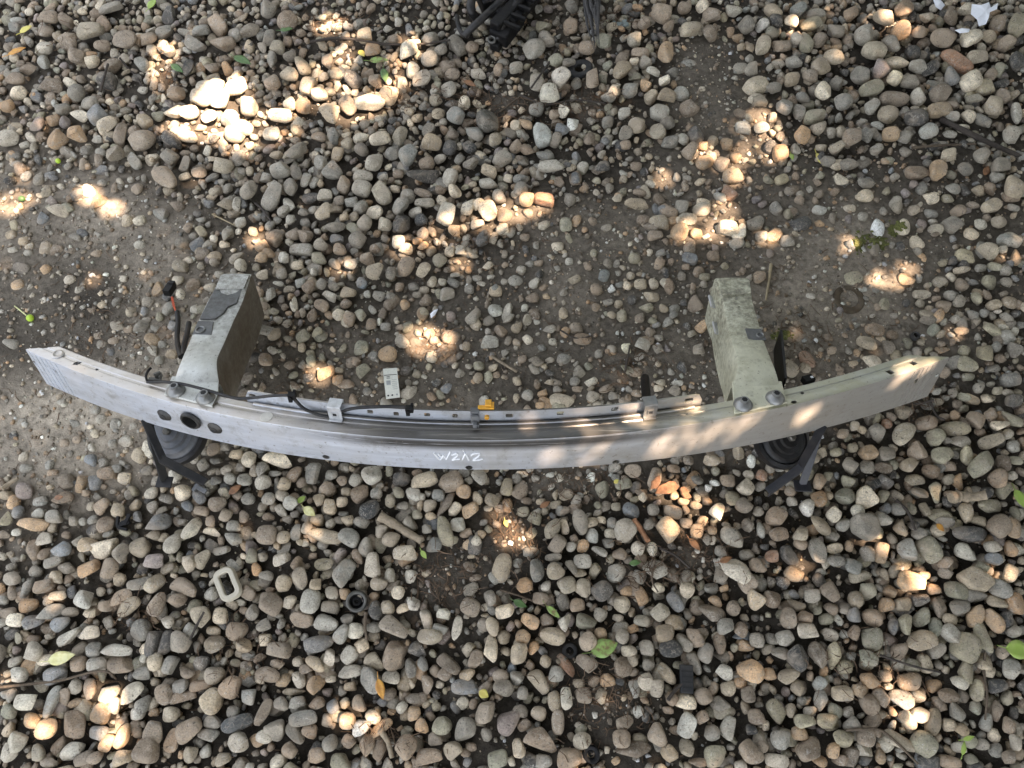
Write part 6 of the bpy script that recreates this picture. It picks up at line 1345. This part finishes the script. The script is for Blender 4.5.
tree = empty('shade_tree', (3.3, -1.9, 0))
tag(tree, 'broad leafy tree overhead whose crown dapples the ground with shade', 'tree')
TR = np.array([3.3, -1.9, 0.0])
cm = fast_mesh('crown', LV - TR, LF, None, False); cm.materials.append(lm)
co_ = bpy.data.objects.new('crown', cm); COL.objects.link(co_); co_.parent = tree
M['bark'] = plain('bark', (.11, .085, .065), .95, var=.4, scale=25, bmp=.008)
tp = [np.array(p) for p in ((0, 0, -.1), (.03, .02, .8), (-.05, .08, 1.7), (-.2, .2, 2.5), (-.45, .4, 3.2))]
v, f = tube(catmull(tp, 5), list(np.linspace(.17, .085, 21)), 14)
tko = mesh_obj('trunk', v, f, M['bark'], tree, True)
for k, (a, e) in enumerate((((-.1, .12, 2.1), (-2.2, 2.6, 3.3)), ((-.2, .2, 2.5), (-2.9, 1.0, 3.5)), ((-.3, .3, 2.9), (-.6, 2.9, 3.5)), ((-.2, .2, 2.4), (.6, 1.9, 3.3)), ((-.45, .4, 3.2), (-1.7, 1.6, 3.9)))):
    a = np.array(a); e = np.array(e); m_ = (a + e) / 2 + np.array([.1, -.15, .22])
    v, f = tube(catmull([a, m_, e], 6), list(np.linspace(.055, .014, 13)), 9)
    mesh_obj('limb', v, f, M['bark'], tree, True)

# leafy shrubs out of view, added to block light from right and behind
def blocker_foliage(n, lo_, hi_, size, seed):
    r = np.random.default_rng(seed)
    P = r.uniform(0, 1, (n, 3)); P = np.array(lo_) + P * (np.array(hi_) - np.array(lo_))
    P[:, 0] += .18 * np.sin(P[:, 1] * 3.1 + 1) * np.sin(P[:, 2] * 2.3)
    L = r.uniform(*size, n)
    z = r.normal(size=(n, 3)) + np.array([-.7, 0, .5]); z /= np.linalg.norm(z, axis=1)[:, None]
    x = r.normal(size=(n, 3)); x -= z * (x * z).sum(1)[:, None]; x /= np.linalg.norm(x, axis=1)[:, None]
    y = np.cross(z, x)
    v = (P[:, None] + L[:, None, None] * (shape[None, :, 0:1] * x[:, None] + shape[None, :, 1:2] * y[:, None] + shape[None, :, 2:3] * z[:, None])).reshape(-1, 3)
    return v, (np.arange(n)[:, None, None] * 6 + tri[None]).reshape(-1, 3)
for lo_, hi_, seed, lab in (((1.75, -2.6, .02), (2.5, .75, 2.3), 3, 'dense green shrub added to block light beside the right end of the beam'), ((1.75, .85, .02), (2.5, 4.2, 2.3), 4, 'dense green shrub added to block light right of the upper gravel'), ((-1.6, 2.7, .02), (1.6, 3.3, 1.9), 5, 'dense green shrub added to block light behind the upper gravel')):
    hg = empty('blocker_hedge', ((lo_[0] + hi_[0]) / 2, (lo_[1] + hi_[1]) / 2, 0)); HB = np.array(hg.location)
    tag(hg, lab, 'blocker_hedge', 'added shrubs that block light')
    v, f = blocker_foliage(9000, lo_, hi_, (.07, .11), seed)
    me = fast_mesh('blocker_foliage', v - HB, f, None, False); me.materials.append(lm)
    q = bpy.data.objects.new('blocker_foliage', me); COL.objects.link(q); q.parent = hg
    for k in range(5):
        wide = hi_[0] - lo_[0] > 2
        y = lo_[1] + (hi_[1] - lo_[1]) * (.5 if wide else (k + .5) / 5); x = lo_[0] + (hi_[0] - lo_[0]) * ((k + .5) / 5 if wide else .5)
        v, f = tube(catmull([np.array([x, y, -.05]) - HB, np.array([x - .02, y + .08, .9]) - HB, np.array([x + .04, y - .05, 2.0]) - HB], 5), list(np.linspace(.028, .010, 11)), 8)
        mesh_obj('stem', v, f, M['bark'], hg, True)  # stems of the added light-blocking shrubs
